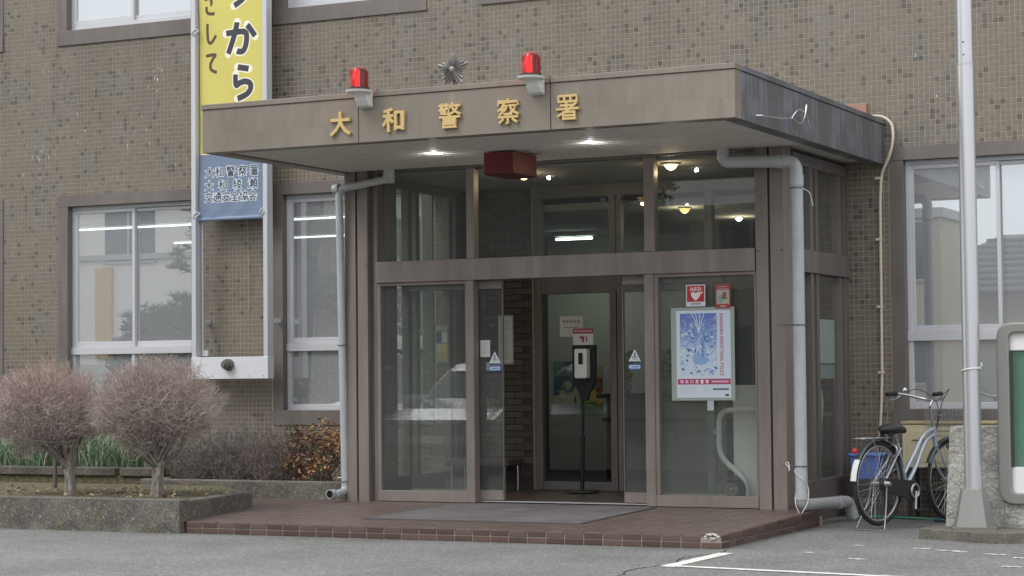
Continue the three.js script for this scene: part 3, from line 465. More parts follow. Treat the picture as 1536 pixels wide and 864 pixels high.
  tube(-9.2, -1.6, 3.40, -4.3, 2.4, 'front row of fluorescent tubes on the office ceiling', 0.2); tube(-9.2, -1.6, 3.40, -7.3, 2.2, 'back row of fluorescent tubes on the office ceiling', 0.2);
  // wire stay on the side of the canopy
  const hk = thing('stay_wire', 'bent bright metal rod sticking out from the canopy side', 'rod', [4.02, 3.31, 3.62]);
  part(hk, 'rod', sweep(rounded([[4.02, 3.31, 3.62], [4.06, 3.313, 3.58], [4.09, 3.33, 3.2], [4.10, 3.355, 2.98]], 0.03), 0.008, 6), chrome);
  part(hk, 'loop', sweep(spline([[4.10, 3.355, 2.98], [4.11, 3.42, 2.88], [4.10, 3.45, 2.74], [4.10, 3.42, 2.60], [4.10, 3.33, 2.52]], 24), 0.009, 6), chrome);
  part(hk, 'loop', sweep(spline([[4.108, 3.355, 2.98], [4.12, 3.325, 2.90], [4.12, 3.34, 2.78], [4.11, 3.42, 2.66], [4.11, 3.50, 2.62]], 24), 0.009, 6), chrome);
  // left on the canopy roof
  tag(part(scene, 'roof_brick', box(3.66, 3.93, 3.70, 3.80, 0.16, 0.28, 0.006), M(0x9c7c6b, 0.9)), 'reddish flat brick lying on the canopy roof against the wall', 'brick');
}

// ---------- pipes ----------
{
  const str = M(0xd8d8d4, 0.8), clampM = M(0x77777a, 0.4, 0.6);
  const p = thing('drain_pipe', 'grey plastic drain pipe down the right column, turning along the foot of the wall', 'drain pipe', [3.83, 0.1, 2.03], 'grey drain pipes beside the entrance columns');
  part(p, 'pipe', sweep(rounded([[3.17, 3.27, 2.05], [3.17, 3.135, 2.05], [3.83, 3.105, 2.05], [3.83, 0.20, 2.05], [3.90, 0.17, 0.94], [3.93, 0.02, 0.90]], 0.085, 7), 0.052, 16), pipeGrey);
  for (const [a, b] of [[[3.66, 3.113, 2.05], [3.72, 3.110, 2.05]], [[3.83, 2.99, 2.05], [3.83, 2.90, 2.05]], [[3.83, 0.30, 2.05], [3.83, 0.25, 2.05]], [[3.885, 0.176, 1.24], [3.892, 0.173, 1.12]]]) part(p, 'socket', sweep([a, b], 0.058, 16), pipeGrey);
  for (const [y, L] of [[2.88, 0], [1.72, 1], [0.53, 1]]) { part(p, 'pipe_clamp', new THREE.TorusGeometry(0.056, 0.006, 6, 24).rotateX(Math.PI / 2).translate(3.83, y, 2.05), clampM); if (L) part(p, 'clamp_arm', sweep([[3.64, y, 2.0], [3.776, y, 2.04]], 0.006, 6), clampM); }
  part(p, 'tie_string', [sweep(spline([[3.775, 0.50, 2.06], [3.80, 0.47, 2.105], [3.86, 0.42, 2.105], [3.888, 0.36, 2.06], [3.892, 0.23, 2.08], [3.85, 0.14, 2.11]], 30), 0.004, 5), sweep(spline([[3.785, 0.27, 2.09], [3.80, 0.20, 2.115], [3.825, 0.14, 2.11]], 12), 0.004, 5), sweep(spline([[3.74, 0.51, 2.08], [3.70, 0.55, 2.07], [3.73, 0.56, 2.09], [3.74, 0.49, 2.1]], 16), 0.005, 5)], str, { kind: 'stuff' });
  part(p, 'tie_string', sweep(spline([[3.87, 2.88, 2.08], [3.93, 2.84, 2.03], [3.96, 2.72, 2.02]], 16), 0.004, 5), str);
  const q = thing('drain_pipe', 'slim grey drain pipe behind the left column with its open outlet above the step', 'drain pipe', [-0.77, 0.2, 1.9], 'grey drain pipes beside the entrance columns');
  part(q, 'pipe', sweep(rounded([[-0.20, 3.27, 1.93], [-0.20, 3.17, 1.93], [-0.745, 3.10, 1.93], [-0.755, 0.235, 1.83], [-0.76, 0.215, 2.0]], 0.06, 6), 0.036, 14), pipeGrey);
  part(q, 'socket', sweep([[-0.20, 3.272, 1.93], [-0.20, 3.13, 1.93]], 0.055, 16), pipeGrey); part(q, 'socket', sweep([[-0.74, 3.105, 1.93], [-0.80, 3.097, 1.93]], 0.05, 14), pipeGrey);
  const ro = new THREE.LatheGeometry([[0.036, 0], [0.036, 0.07], [0.046, 0.07], [0.046, -0.005], [0.036, -0.005]].map((v) => new THREE.Vector2(...v)), 20).rotateX(Math.PI / 2).translate(-0.785, 0.215, 2.0);
  part(q, 'outlet_ring', ro, pipeGrey); part(q, 'outlet_hole', new THREE.CylinderGeometry(0.036, 0.036, 0.004, 20).rotateX(Math.PI / 2).translate(-0.785, 0.215, 2.055), M(0x1c1b1a, 1));
  part(q, 'pipe_clamp', new THREE.TorusGeometry(0.043, 0.005, 6, 20).rotateX(Math.PI / 2).translate(-0.755, 0.33, 1.835), clampM); part(q, 'pipe_clamp', new THREE.TorusGeometry(0.043, 0.005, 6, 20).rotateX(Math.PI / 2).translate(-0.75, 1.62, 1.88), clampM);
  const k = thing('cable_conduit', 'thin beige conduit curving off the canopy roof and running down the wall', 'conduit', [3.97, 0.7, 0.05]);
  part(k, 'conduit', sweep(rounded([[3.80, 3.70, 0.10], [4.02, 3.70, 0.06], [4.115, 3.62, 0.06], [4.125, 3.46, 0.08], [4.08, 3.30, 0.08], [3.99, 3.17, 0.03], [3.975, 2.9, 0.03], [3.965, 1.3, 0.03], [3.95, 0.95, 0.03], [3.925, 0.62, 0.03]], 0.09, 6), 0.014, 10), M(0xcdc2b4, 0.5));
  for (const y of [3.12, 2.55, 1.92, 1.31]) part(k, 'saddle_clip', box(3.93, 3.985, y - 0.012, y + 0.012, 0.002, 0.05), M(0xcdc2b4, 0.5));
}

// ---------- banner and its frame ----------
{
  const f = thing('banner_frame', 'tall white metal banner frame on the wall with a round knob at its foot', 'frame', [-3.04, 1.31, 0.06]);
  const fm = M(0xc3c5c9, 0.4, 0.2), x0 = -3.575, x1 = -2.605;
  part(f, 'post', box(x0, x0 + 0.055, 1.33, 6.9, 0.19, 0.3, 0.004), fm); part(f, 'post', box(x1 - 0.055, x1, 1.33, 6.9, 0.19, 0.3, 0.004), fm);
  part(f, 'bottom_panel', box(x0 - 0.003, x1 + 0.003, 1.31, 1.545, 0.185, 0.305, 0.004), M(0xcfd0d3, 0.45));
  part(f, 'rail', box(x0 + 0.056, x1 - 0.056, 6.7, 6.8, 0.2, 0.29), fm); parts(f, 'wall_bracket', [[x0 + 0.01, 4.0], [x1 - 0.05, 4.0], [x0 + 0.01, 1.9], [x1 - 0.05, 1.9], [x0 + 0.01, 5.8], [x1 - 0.05, 5.8]].map(([x, y]) => box(x, x + 0.035, y, y + 0.05, 0.002, 0.189)), fm);
  part(f, 'knob', [cyl(-3.09, 1.462, 0.325, 0.062, 0.062, 0.045, 22, 'z'), cyl(-3.095, 1.462, 0.365, 0.05, 0.046, 0.05, 22, 'z'), cyl(-3.097, 1.462, 0.40, 0.03, 0.026, 0.03, 18, 'z')], M(0x6d6a64, 0.5, 0.3));
  parts(f, 'rivet', [-3.5, -3.3, -2.85, -2.66].map((x) => sph(x, 1.34, 0.305, 0.007, 1, 1, 0.5, 8, 5)), M(0x807a72, 0.5, 0.5));
  part(f, 'cable', sweep(spline([[-3.02, 3.02, 0.05], [-3.018, 2.4, 0.03], [-3.02, 2.05, 0.03]], 10), 0.004, 5), M(0xa79c8c, 0.7));
  part(f, 'inner_rail', [box(x0 + 0.07, x0 + 0.09, 1.56, 3.02, 0.19, 0.215)], fm); part(f, 'bracket', box(x0 + 0.092, x0 + 0.15, 1.56, 1.62, 0.19, 0.22), fm);
  // the cloth
  const W = 512, S = W / 0.83, H = Math.round(2.97 * S), X0 = -3.505, Y1 = 6.0;
  const t = canvasTex(W, H, (c) => {
    c.fillStyle = '#cfc36c'; c.fillRect(0, 0, W, H); const by = (Y1 - 3.74) * S; c.fillStyle = '#728096'; c.fillRect(0, by, W, H); c.fillStyle = '#e2dd9a'; c.fillRect(0, by - 6, W, 8);
    c.fillStyle = '#68768c'; c.fillRect(0, H - 56, W, 4);
    c.lineCap = 'butt'; c.lineJoin = 'round';
    const glyph = (ch, x, y, w, h, lw, col, out) => { const run = () => { for (const s of K[ch]) { c.beginPath(); const P = s.map(([a, b]) => [(x - X0) * S + a / 100 * w * S, (Y1 - y) * S + b / 100 * h * S]); c.moveTo(...P[0]); if (/[かられつさして]/.test(ch) && P.length > 2) { for (let i = 1; i < P.length - 1; i++) { const m = i === P.length - 2 ? P[i + 1] : [(P[i][0] + P[i + 1][0]) / 2, (P[i][1] + P[i + 1][1]) / 2]; c.quadraticCurveTo(...P[i], ...m); } } else P.slice(1).forEach((q) => c.lineTo(...q)); c.stroke(); } }; if (out) { c.lineCap = 'round'; c.strokeStyle = out[0]; c.lineWidth = lw + out[1]; run(); c.lineCap = 'butt'; } c.strokeStyle = col; c.lineWidth = lw; run(); };
    const big = '#45434a', wh = ['#ece9d8', 17];
    glyph('か', -3.17, 5.16, 0.40, 0.38, 40, big, wh); glyph('ら', -3.13, 4.68, 0.38, 0.38, 40, big, wh); glyph('つ', -3.16, 5.70, 0.40, 0.38, 40, big, wh);
    glyph('さ', -3.435, 5.49, 0.17, 0.25, 22, '#5b4f3e'); glyph('し', -3.435, 5.17, 0.17, 0.25, 22, '#5b4f3e'); glyph('て', -3.435, 4.86, 0.175, 0.25, 22, '#5b4f3e');
    const o = ['#d9dde2', 7], k = '#3f4450';
    [['大', -3.44], ['和', -3.31], ['警', -3.165], ['察', -3.02], ['署', -2.875]].forEach(([g, x]) => glyph(g, x, 3.60, 0.115, 0.115, 7.5, k, o));
    [['大', -3.44], ['和', -3.265], ['綾', -3.08], ['瀬', -2.89]].forEach(([g, x]) => glyph(g, x, 3.455, 0.11, 0.11, 7.5, k, o));
    [['交', -3.435], ['通', -3.33], ['安', -3.22], ['全', -3.11], ['協', -2.995], ['会', -2.885]].forEach(([g, x]) => glyph(g, x, 3.325, 0.105, 0.11, 7.5, k, o));
  });
  const b = thing('vertical_banner', 'vertical yellow and blue cloth banner with dark lettering tied in the frame', 'banner', [-3.09, 3.03, 0.22]);
  const g = new THREE.PlaneGeometry(0.83, 2.97, 24, 90), p = g.attributes.position; for (let i = 0; i < p.count; i++) { const x = p.getX(i), y = p.getY(i); p.setZ(i, 0.012 * Math.sin(y * 2.3 + x * 3) + 0.006 * Math.sin(x * 11 + y * 5) + 0.010 * Math.exp(-Math.pow((y + 1.42) * 14, 2)) * Math.sin(x * 22) - 0.5 * Math.abs(x) ** 6); } g.computeVertexNormals();
  part(b, 'cloth', g.translate(X0 + 0.415, Y1 - 1.485, 0.24), new THREE.MeshPhysicalMaterial({ map: t, roughness: 0.85, side: THREE.DoubleSide }), { keepUV: true });
  part(b, 'hem_roll', sweep([[X0 - 0.01, 3.035, 0.24], [X0 + 0.84, 3.035, 0.24]], 0.022, 10), M(0x7e8ca6, 0.8));
  for (const [x, y] of [[X0 - 0.01, 3.06], [X0 + 0.84, 3.07], [X0 - 0.02, 5.05]]) part(b, 'tie_cord', sweep(spline([[x - 0.02, y - 0.05, 0.27], [x + 0.01, y, 0.315], [x + 0.03, y + 0.04, 0.27], [x, y + 0.05, 0.30], [x - 0.03, y, 0.31]], 20, true), 0.007, 5, true), M(0xc9cbd0, 0.8));
}

// ---------- posters, stickers, papers ----------
{
  const sheet = (name, label, cat, x0, x1, y0, y1, z, w, h, draw, rough = 0.5, group) => { const t = canvasTex(w, h, draw); const o = part(scene, name, new THREE.BoxGeometry(x1 - x0, y1 - y0, 0.0016).translate((x0 + x1) / 2, (y0 + y1) / 2, z), new THREE.MeshPhysicalMaterial({ map: t, roughness: rough }), { keepUV: true }); return tag(o, label, cat, group); };
  const lines = (c, x, y, w, n, step, col, hgt = 2) => { c.fillStyle = col; for (let i = 0; i < n; i++) c.fillRect(x, y + i * step, w * rr(0.55, 1), hgt); };
  const kan = (c, ch, x, y, s, lw, col) => { c.strokeStyle = col; c.lineWidth = lw; c.lineCap = 'butt'; for (const st of K[ch]) { c.beginPath(); st.forEach(([a, b], i) => c[i ? 'lineTo' : 'moveTo'](x + a / 100 * s, y + b / 100 * s)); c.stroke(); } };
  reseed(77);
  tag(part(scene, 'plastic_sleeve', box(2.585, 3.175, 1.082, 1.895, 1.8345, 1.8375, 0), M(0x99a39c, 0.25)), 'greyish plastic sleeve taped to the right-hand glass around the blue poster', 'sleeve');
  sheet('police_poster', 'white recruitment poster with a blue ink drawing on the right-hand glass', 'poster', 2.635, 3.14, 1.105, 1.868, 1.840, 512, 774, (c, W, H) => {
    c.fillStyle = '#c9d3db'; c.fillRect(0, 0, W, H);
    c.save(); c.beginPath(); c.rect(36, 26, 348, 556); c.clip();
    const g = c.createLinearGradient(0, 26, 0, 582); g.addColorStop(0, '#5a70b4'); g.addColorStop(0.42, '#8fa6cf'); g.addColorStop(0.6, '#bccbdc'); g.addColorStop(1, '#c6d2dc'); c.fillStyle = g; c.fillRect(36, 26, 348, 556);
    for (let i = 0; i < 170; i++) { const x = rr(36, 384), y = rr(26, 250), l = rr(10, 46); c.fillStyle = i % 3 ? '#c3d0e2' : '#4a5fa8'; c.beginPath(); c.moveTo(x, y); c.quadraticCurveTo(x + rr(-12, 12), y + l * 0.5, x + (210 - x) * 0.12, y + l); c.lineTo(x + rr(2, 7), y + l * 0.4); c.fill(); }
    for (let i = 0; i < 46; i++) { const x = rr(40, 380), y = rr(190, 580), r = rr(8, 44); c.strokeStyle = ['#5570b0', '#7d97c8', '#d3dde6', '#3f5aa0', '#93b0d2'][i % 5]; c.lineWidth = rr(2, 9); c.beginPath(); c.arc(x, y, r, rr(0, 6), rr(6, 9)); c.stroke(); }
    for (let i = 0; i < 60; i++) { const x = rr(40, 380), y = rr(200, 570); c.fillStyle = ['#6c8ac2', '#4e69ac', '#ccd7e2', '#9db9da'][i % 4]; c.beginPath(); c.ellipse(x, y, rr(4, 22), rr(3, 12), rr(0, 3), 0, 7); c.fill(); }
    c.fillStyle = '#86aad4'; c.beginPath(); c.ellipse(224, 430, 74, 52, 0.2, 0, 7); c.fill(); c.strokeStyle = '#5f7fbd'; c.lineWidth = 12; c.beginPath(); c.moveTo(252, 200); c.lineTo(250, 420); c.stroke();
    c.strokeStyle = '#d0dbe4'; c.lineWidth = 7; for (const dx of [-60, -25, 18, 55]) { c.beginPath(); c.moveTo(210 + dx, 26); c.quadraticCurveTo(215 + dx * 0.4, 110, 214, 200); c.stroke(); } c.restore();
    c.save(); c.translate(412, 26); c.rotate(Math.PI / 2); c.fillStyle = '#a8436c'; c.font = 'bold 44px sans-serif'; const tw = c.measureText('KANAGAWA PREFECTURAL POLICE').width; c.scale(556 / tw, 1); c.fillText('KANAGAWA PREFECTURAL POLICE', 0, 0); c.restore();
    c.fillStyle = '#a63a66'; c.fillRect(10, 606, W - 14, 50); '神奈川県警察'.split('').forEach((ch, i) => kan(c, ch, 30 + i * 48, 614, 34, 4.5, '#e8dfe4')); for (let i = 0; i < 9; i++) { c.fillStyle = '#dcc6d0'; c.fillRect(330 + i * 18, 622, 12, 18); }
    lines(c, 30, 676, 200, 5, 15, '#9aa2a8'); lines(c, 250, 676, 80, 4, 15, '#9aa2a8'); c.fillStyle = '#5c646c'; c.fillRect(340, 690, 150, 16); c.fillStyle = '#3a4148'; c.fillRect(456, 742, 34, 18);
  });
  sheet('first_aid_sign', 'red and white AED sign with a heart on the right-hand glass', 'sign', 2.732, 2.912, 1.905, 2.095, 1.841, 256, 270, (c, W, H) => {
    c.fillStyle = '#cfd2d8'; c.fillRect(0, 0, W, H); c.fillStyle = '#b32932'; c.fillRect(12, 12, 232, 202); c.fillStyle = '#dfd9da'; c.font = 'bold 66px sans-serif'; c.textAlign = 'center'; c.save(); c.translate(128, 78); c.scale(1.25, 1); c.fillText('AED', 0, 0); c.restore();
    c.beginPath(); c.moveTo(128, 200); c.bezierCurveTo(40, 140, 60, 84, 96, 88); c.bezierCurveTo(112, 90, 122, 100, 128, 112); c.bezierCurveTo(140, 86, 178, 82, 188, 110); c.bezierCurveTo(196, 140, 160, 176, 128, 200); c.fill();
    c.beginPath(); c.moveTo(180, 100); c.lineTo(214, 84); c.lineTo(224, 104); c.lineTo(200, 116); c.lineTo(186, 128); c.fill();
    c.fillStyle = '#5a5f68'; for (let i = 0; i < 6; i++) c.fillRect(66 + i * 22, 228, 15, 22); });
  sheet('red_bordered_notice', 'small red-bordered notice with a pale picture, beside the heart sign', 'notice', 3.005, 3.145, 1.882, 2.092, 1.841, 128, 192, (c, W, H) => { c.fillStyle = '#953a3e'; c.fillRect(0, 0, W, H); c.fillStyle = '#a9a79a'; c.fillRect(10, 44, W - 22, 112); c.fillStyle = '#7f978f'; c.beginPath(); c.ellipse(44, 116, 26, 34, 0, 0, 7); c.fill(); c.fillStyle = '#8c4b48'; c.beginPath(); c.ellipse(76, 88, 18, 28, 0.3, 0, 7); c.fill(); c.fillStyle = '#4c5a58'; c.fillRect(54, 108, 50, 10); c.fillStyle = '#c6a8a6'; c.fillRect(20, 16, 84, 4); c.fillRect(20, 34, 88, 3); for (let i = 0; i < 4; i++) c.fillRect(40 + i * 12, 168, 9, 12); });
  tag(part(scene, 'tape_strip', box(2.915, 2.975, 0.995, 1.08, 1.8350, 1.8368, 0), M(0xa9b2b4, 0.4)), 'pale strip of tape hanging under the poster sleeve', 'tape');
  const tri = (x, where) => sheet('warning_sticker', where, 'sticker', x - 0.06, x + 0.06, 1.425, 1.54, 1.712, 128, 122, () => {}, 0.5, 'door warning stickers');
  for (const [x, w1, w2] of [[0.783, 'white triangular warning sticker on the left door leaf', 'small blue strip sticker below the triangle on the left door leaf'], [2.182, 'white triangular warning sticker on the right door leaf', 'small blue strip sticker below the triangle on the right door leaf']]) {
    const t = canvasTex(128, 128, (c) => { c.fillStyle = '#d8dce2'; c.fillRect(0, 0, 128, 128); c.fillStyle = '#33415f'; c.fillRect(58, 46, 12, 38); c.beginPath(); c.arc(64, 92, 7, 0, 7); c.fill(); c.fillStyle = '#5b7fc0'; c.fillRect(34, 84, 20, 8); c.fillRect(74, 84, 20, 8); c.fillStyle = '#6d7480'; c.fillRect(36, 104, 56, 5); });
    const s = new THREE.Shape([[-0.06, 0], [0.06, 0], [0, 0.108]].map((q) => new THREE.Vector2(...q))), g = new THREE.ExtrudeGeometry(s, { depth: 0.0016, bevelEnabled: false }), u = g.attributes.uv, p = g.attributes.position; for (let i = 0; i < u.count; i++) u.setXY(i, p.getX(i) / 0.13 + 0.5, p.getY(i) / 0.12);
    tag(part(scene, 'warning_sticker', g.translate(x, 1.432, 1.707), new THREE.MeshPhysicalMaterial({ map: t, roughness: 0.5 }), { keepUV: true }), w1, 'sticker', 'door warning stickers');
    sheet('strip_sticker', w2, 'sticker', x - 0.062, x + 0.062, 1.358, 1.408, 1.708, 128, 52, (c, W, H) => { c.fillStyle = '#3f66a8'; c.fillRect(0, 0, W, H); c.fillStyle = '#ccd6e6'; c.beginPath(); c.moveTo(4, 26); c.lineTo(18, 10); c.lineTo(118, 10); c.lineTo(118, 42); c.lineTo(18, 42); c.fill(); c.fillStyle = '#4a6cab'; for (let i = 0; i < 4; i++) c.fillRect(30 + i * 20, 20, 14, 13); }, 0.5, 'door strip stickers');
  }
  const txt = (bg, col, head) => (c, W, H) => { c.fillStyle = bg; c.fillRect(0, 0, W, H); lines(c, W * 0.12, H * 0.2, W * 0.76, 8, H * 0.085, col, H * 0.02); if (head) { c.fillStyle = head; c.fillRect(W * 0.12, H * 0.06, W * 0.76, H * 0.07); } };
  sheet('notice_card', 'small white card on the left door leaf above the triangle sticker', 'card', 0.635, 0.735, 1.49, 1.645, 1.7085, 64, 96, txt('#c9ccca', '#9aa0a2'));
  sheet('notice_sheet', 'tall notice with small pictures on the left fixed glass', 'notice', 0.18, 0.315, 1.44, 1.80, 1.745, 96, 256, (c, W, H) => { c.fillStyle = '#7c7a74'; c.fillRect(0, 0, W, H); for (const [y, h, a, b] of [[10, 30, '#9a948c', '#8d8378'], [52, 70, '#4c5a68', '#a9aca8'], [130, 60, '#a9a288', '#b0a068'], [196, 50, '#a08c84', '#9f8f62']]) { c.fillStyle = a; c.fillRect(8, y, 38, h); c.fillStyle = b; c.fillRect(50, y, 38, h); } });
  sheet('notice_sheet', 'large pale framed notice on the tiled wall inside the entrance', 'notice', -0.02, 0.155, 1.43, 1.93, 0.024, 128, 360, (c, W, H) => { c.fillStyle = '#8d8a84'; c.fillRect(0, 0, W, H); c.fillStyle = '#b6b4ae'; c.fillRect(8, 10, W - 16, H - 20); lines(c, 24, 40, 80, 16, 18, '#8f8d88', 6); });
  sheet('notice_sheet', 'white paper notice on the inner glass door', 'notice', 0.63, 0.885, 1.70, 1.905, -0.066, 128, 104, (c, W, H) => { c.fillStyle = '#c4c3ba'; c.fillRect(0, 0, W, H); c.fillStyle = '#8b8a84'; for (let i = 0; i < 5; i++) c.fillRect(16 + i * 20, 20, 14, 14); for (let i = 0; i < 8; i++) c.fillRect(22 + i * 11, 54, 8, 7); });
  for (const [x0, x1, y0, y1, z, cs, l] of [[-1.27, -0.97, 0.95, 1.48, -3.992, ['#7d8a8c', '#4f6b73', '#c2b59a'], 'bluish poster on the lobby wall'], [-0.92, -0.62, 0.85, 1.42, -3.991, ['#a89a83', '#8b3d36', '#c9b45c', '#5d7a4b'], 'colourful poster on the lobby wall beside the counter']])
    sheet('wall_poster', l, 'poster', x0, x1, y0, y1, z, 64, 128, (c, W, H) => { cs.forEach((k, i) => { c.fillStyle = k; c.fillRect(0, i * H / cs.length, W, H / cs.length); }); for (let i = 0; i < 14; i++) { c.fillStyle = cs[i % cs.length]; c.beginPath(); c.ellipse(rr(0, W), rr(0, H), rr(4, 14), rr(4, 14), 0, 0, 7); c.fill(); } });
  // on the glazed right side
  const sp = part(scene, 'notice_sheet', box(3.598, 3.600, 1.40, 1.80, 0.31, 0.86, 0), M(0xbcc1c5, 0.6)); tag(sp, 'blank white sheet taped inside the glazed side wall by the drain pipe', 'paper');
  tag(part(scene, 'notice_sheet', box(3.597, 3.599, 1.26, 1.385, 0.32, 0.86, 0), M(0x9ba3ab, 0.6)), 'grey strip of paper under the white sheet on the glazed side wall', 'paper');
}

// ---------- inside the entrance ----------
{
  const s = thing('sanitizer_stand', 'black hand sanitizer stand with a red-topped sign inside the doorway', 'stand', [1.0, 0.166, 0.25]), z = 0.25;
  part(s, 'base_plate', new THREE.CylinderGeometry(0.17, 0.18, 0.02, 28).scale(1, 1, 0.75).translate(1.0, 0.178, z), black);
  part(s, 'pole', [sweep([[1.0, 0.18, z], [1.01, 0.68, z]], 0.02, 12), sweep([[1.01, 0.68, z], [1.02, 1.12, z]], 0.014, 12)], black);
  part(s, 'pole_collar', sweep([[1.01, 0.66, z], [1.011, 0.71, z]], 0.024, 12), black);
  const bk = new THREE.Shape([[-0.035, 0], [0.035, 0], [0.055, 0.08], [0.11, 0.18], [0.118, 0.30], [0.118, 0.53], [-0.118, 0.53], [-0.118, 0.30], [-0.11, 0.18], [-0.055, 0.08]].map((q) => new THREE.Vector2(...q)));
  part(s, 'back_plate', new THREE.ExtrudeGeometry(bk, { depth: 0.03, bevelSize: 0.006, bevelThickness: 0.006, bevelSegments: 2 }).translate(1.045, 1.07, z), black);
  const d = part(s, 'dispenser', new RoundedBoxGeometry(0.135, 0.29, 0.1, 3, 0.018).translate(1.052, 1.425, z + 0.085), M(0xe0dfd8, 0.4));
  part(d, 'nozzle_recess', new RoundedBoxGeometry(0.05, 0.115, 0.02, 2, 0.009).translate(1.056, 1.475, z + 0.131), black);
  const t = canvasTex(128, 96, (c, W, H) => { c.fillStyle = '#c9c4c2'; c.fillRect(0, 0, W, H); c.fillStyle = '#97384a'; c.fillRect(0, 0, W, 30); c.fillStyle = '#d9b6bb'; for (let i = 0; i < 8; i++) c.fillRect(10 + i * 14, 10, 9, 10); c.fillStyle = '#8d3a48'; c.fillRect(40, 46, 34, 12); c.fillRect(56, 58, 14, 22); c.fillRect(82, 44, 7, 34); });
  part(s, 'sign_card', new THREE.BoxGeometry(0.215, 0.16, 0.006).translate(1.05, 1.69, z + 0.05), new THREE.MeshPhysicalMaterial({ map: t, roughness: 0.5 }), { keepUV: true });
  // bench
  const b = thing('entrance_bench', 'dark low bench with chrome legs against the tiled wall inside the entrance', 'bench', [-0.1, 0.16, 0.24]);
  part(b, 'seat', new RoundedBoxGeometry(0.72, 0.07, 0.36, 2, 0.02).translate(-0.09, 0.45, 0.23), M(0x4a3f39, 0.6));
  for (const [x, zz] of [[0.22, 0.38], [-0.38, 0.38], [0.22, 0.09], [-0.38, 0.09]]) part(b, 'leg', cyl(x, 0.29, zz, 0.012, 0.012, 0.25, 10), chrome);
  // wheeled board
  const w = thing('wheeled_board', 'cream panel board on a pale tube frame with a small wheel, behind the right-hand glass', 'board', [3.1, 0.165, 1.4]), cream = M(0xf1f1ea, 0.45);
  part(w, 'panel', box(2.955, 3.36, 0.20, 1.21, 1.27, 1.30, 0.008), cream);
  part(w, 'tube_frame', sweep(rounded([[3.36, 1.0, 1.40], [2.86, 0.985, 1.40], [2.855, 0.58, 1.40], [3.10, 0.38, 1.41], [3.125, 0.18, 1.41]], 0.11, 7), 0.024, 12), cream);
  part(w, 'eyelet', new THREE.TorusGeometry(0.016, 0.005, 6, 16).translate(2.825, 0.80, 1.40), cream); part(w, 'hook', sweep([[2.84, 0.80, 1.40], [2.86, 0.80, 1.40]], 0.004, 6), cream);
  const wh = part(w, 'wheel', [new THREE.TorusGeometry(0.085, 0.036, 12, 32).translate(3.0, 0.292, 1.46)], M(0x3d3b3b, 0.8));
  part(wh, 'hub', [cyl(3.0, 0.292, 1.46, 0.062, 0.062, 0.05, 20, 'z')], M(0x7c6a66, 0.6)); part(wh, 'axle_cap', sph(3.0, 0.292, 1.49, 0.011), chrome);
  const ax = part(w, 'axle', sweep([[3.0, 0.292, 1.29], [3.0, 0.292, 1.44]], 0.009, 8), chrome);
  // umbrella bag holder by the side glass
  const u = thing('umbrella_bag_holder', 'clear plastic umbrella sleeves hanging behind the glazed side wall', 'bag holder', [3.5, 0.5, 0.65]);
  for (let k = 0; k < 3; k++) part(u, 'plastic_sleeve', new THREE.LatheGeometry([[0.004, 0.52], [0.022, 0.6], [0.03, 0.85], [0.045, 1.05], [0.03, 1.16]].map((q) => new THREE.Vector2(...q)), 10).translate(3.52 + k * 0.02, 0, 0.56 + k * 0.07), M(0xa9b4bd, 0.4));
  part(u, 'rail', box(3.47, 3.585, 0.92, 0.94, 0.35, 0.85), M(0x6d7072, 0.5)); part(u, 'post', box(3.5, 3.53, 0.166, 0.92, 0.6, 0.63), M(0x6d7072, 0.5));
  // counter and flowers in the lobby
  const cn = thing('reception_counter', 'long reception counter with a brown top in the dim lobby', 'counter', [2.0, 0.165, -2.4]);
  part(cn, 'counter_top', box(0.12, 3.9, 1.06, 1.11, -2.75, -2.1, 0.008), M(0x6b4a36, 0.35)); part(cn, 'front_panel', box(0.2, 3.9, 0.166, 1.058, -2.65, -2.2, 0.004), M(0x857c70, 0.6)); part(cn, 'upper_board', box(0.16, 3.9, 0.80, 0.84, -2.2, -2.17), M(0x6b4a36, 0.4)); part(cn, 'toe_board', box(0.2, 3.9, 0.17, 0.27, -2.198, -2.185, 0.002), black);
  for (const [x, zz, ry, l] of [[2.25, -1.35, 0.3, 'left dark waiting chair before the reception counter'], [2.85, -1.3, -0.2, 'right dark waiting chair before the reception counter']]) {
    const ch = thing('waiting_chair', l, 'chair', [x, 0.165, zz], 'waiting chairs in the lobby'); ch.rotation.y = ry; ch.off = V(0, 0, 0); const fab = M(0x2f3230, 0.85);
    part(ch, 'seat', new RoundedBoxGeometry(0.46, 0.07, 0.44, 2, 0.02).translate(0, 0.42, 0), fab); part(ch, 'backrest', new RoundedBoxGeometry(0.45, 0.34, 0.05, 2, 0.02).rotateX(-0.14).translate(0, 0.70, -0.24), fab);
    for (const [a, c] of [[-0.2, 0.18], [0.2, 0.18], [-0.2, -0.2], [0.2, -0.2]]) part(ch, 'leg', sweep([[a, 0.0, c * 1.1], [a, 0.40, c]], 0.011, 8), chrome);
  }
  reseed(31);
  for (const [x, y, zz, cols, l] of [[0.37, 1.11, -2.35, ['#8c9a3c', '#b9b04a', '#5d7a36'], 'yellow-green flower arrangement on the reception counter'], [0.86, 1.11, -2.4, ['#c2a49a', '#b8b4a4', '#6d7a50'], 'pale pink flower arrangement on the reception counter']]) {
    const f = thing('flower_arrangement', l, 'flowers', [x, y, zz]);
    part(f, 'vase', new THREE.LatheGeometry([[0.001, 0], [0.06, 0], [0.075, 0.08], [0.045, 0.15], [0.05, 0.17], [0.001, 0.165]].map((q) => new THREE.Vector2(...q)), 18).translate(x, y, zz), M(0x9a968c, 0.3));
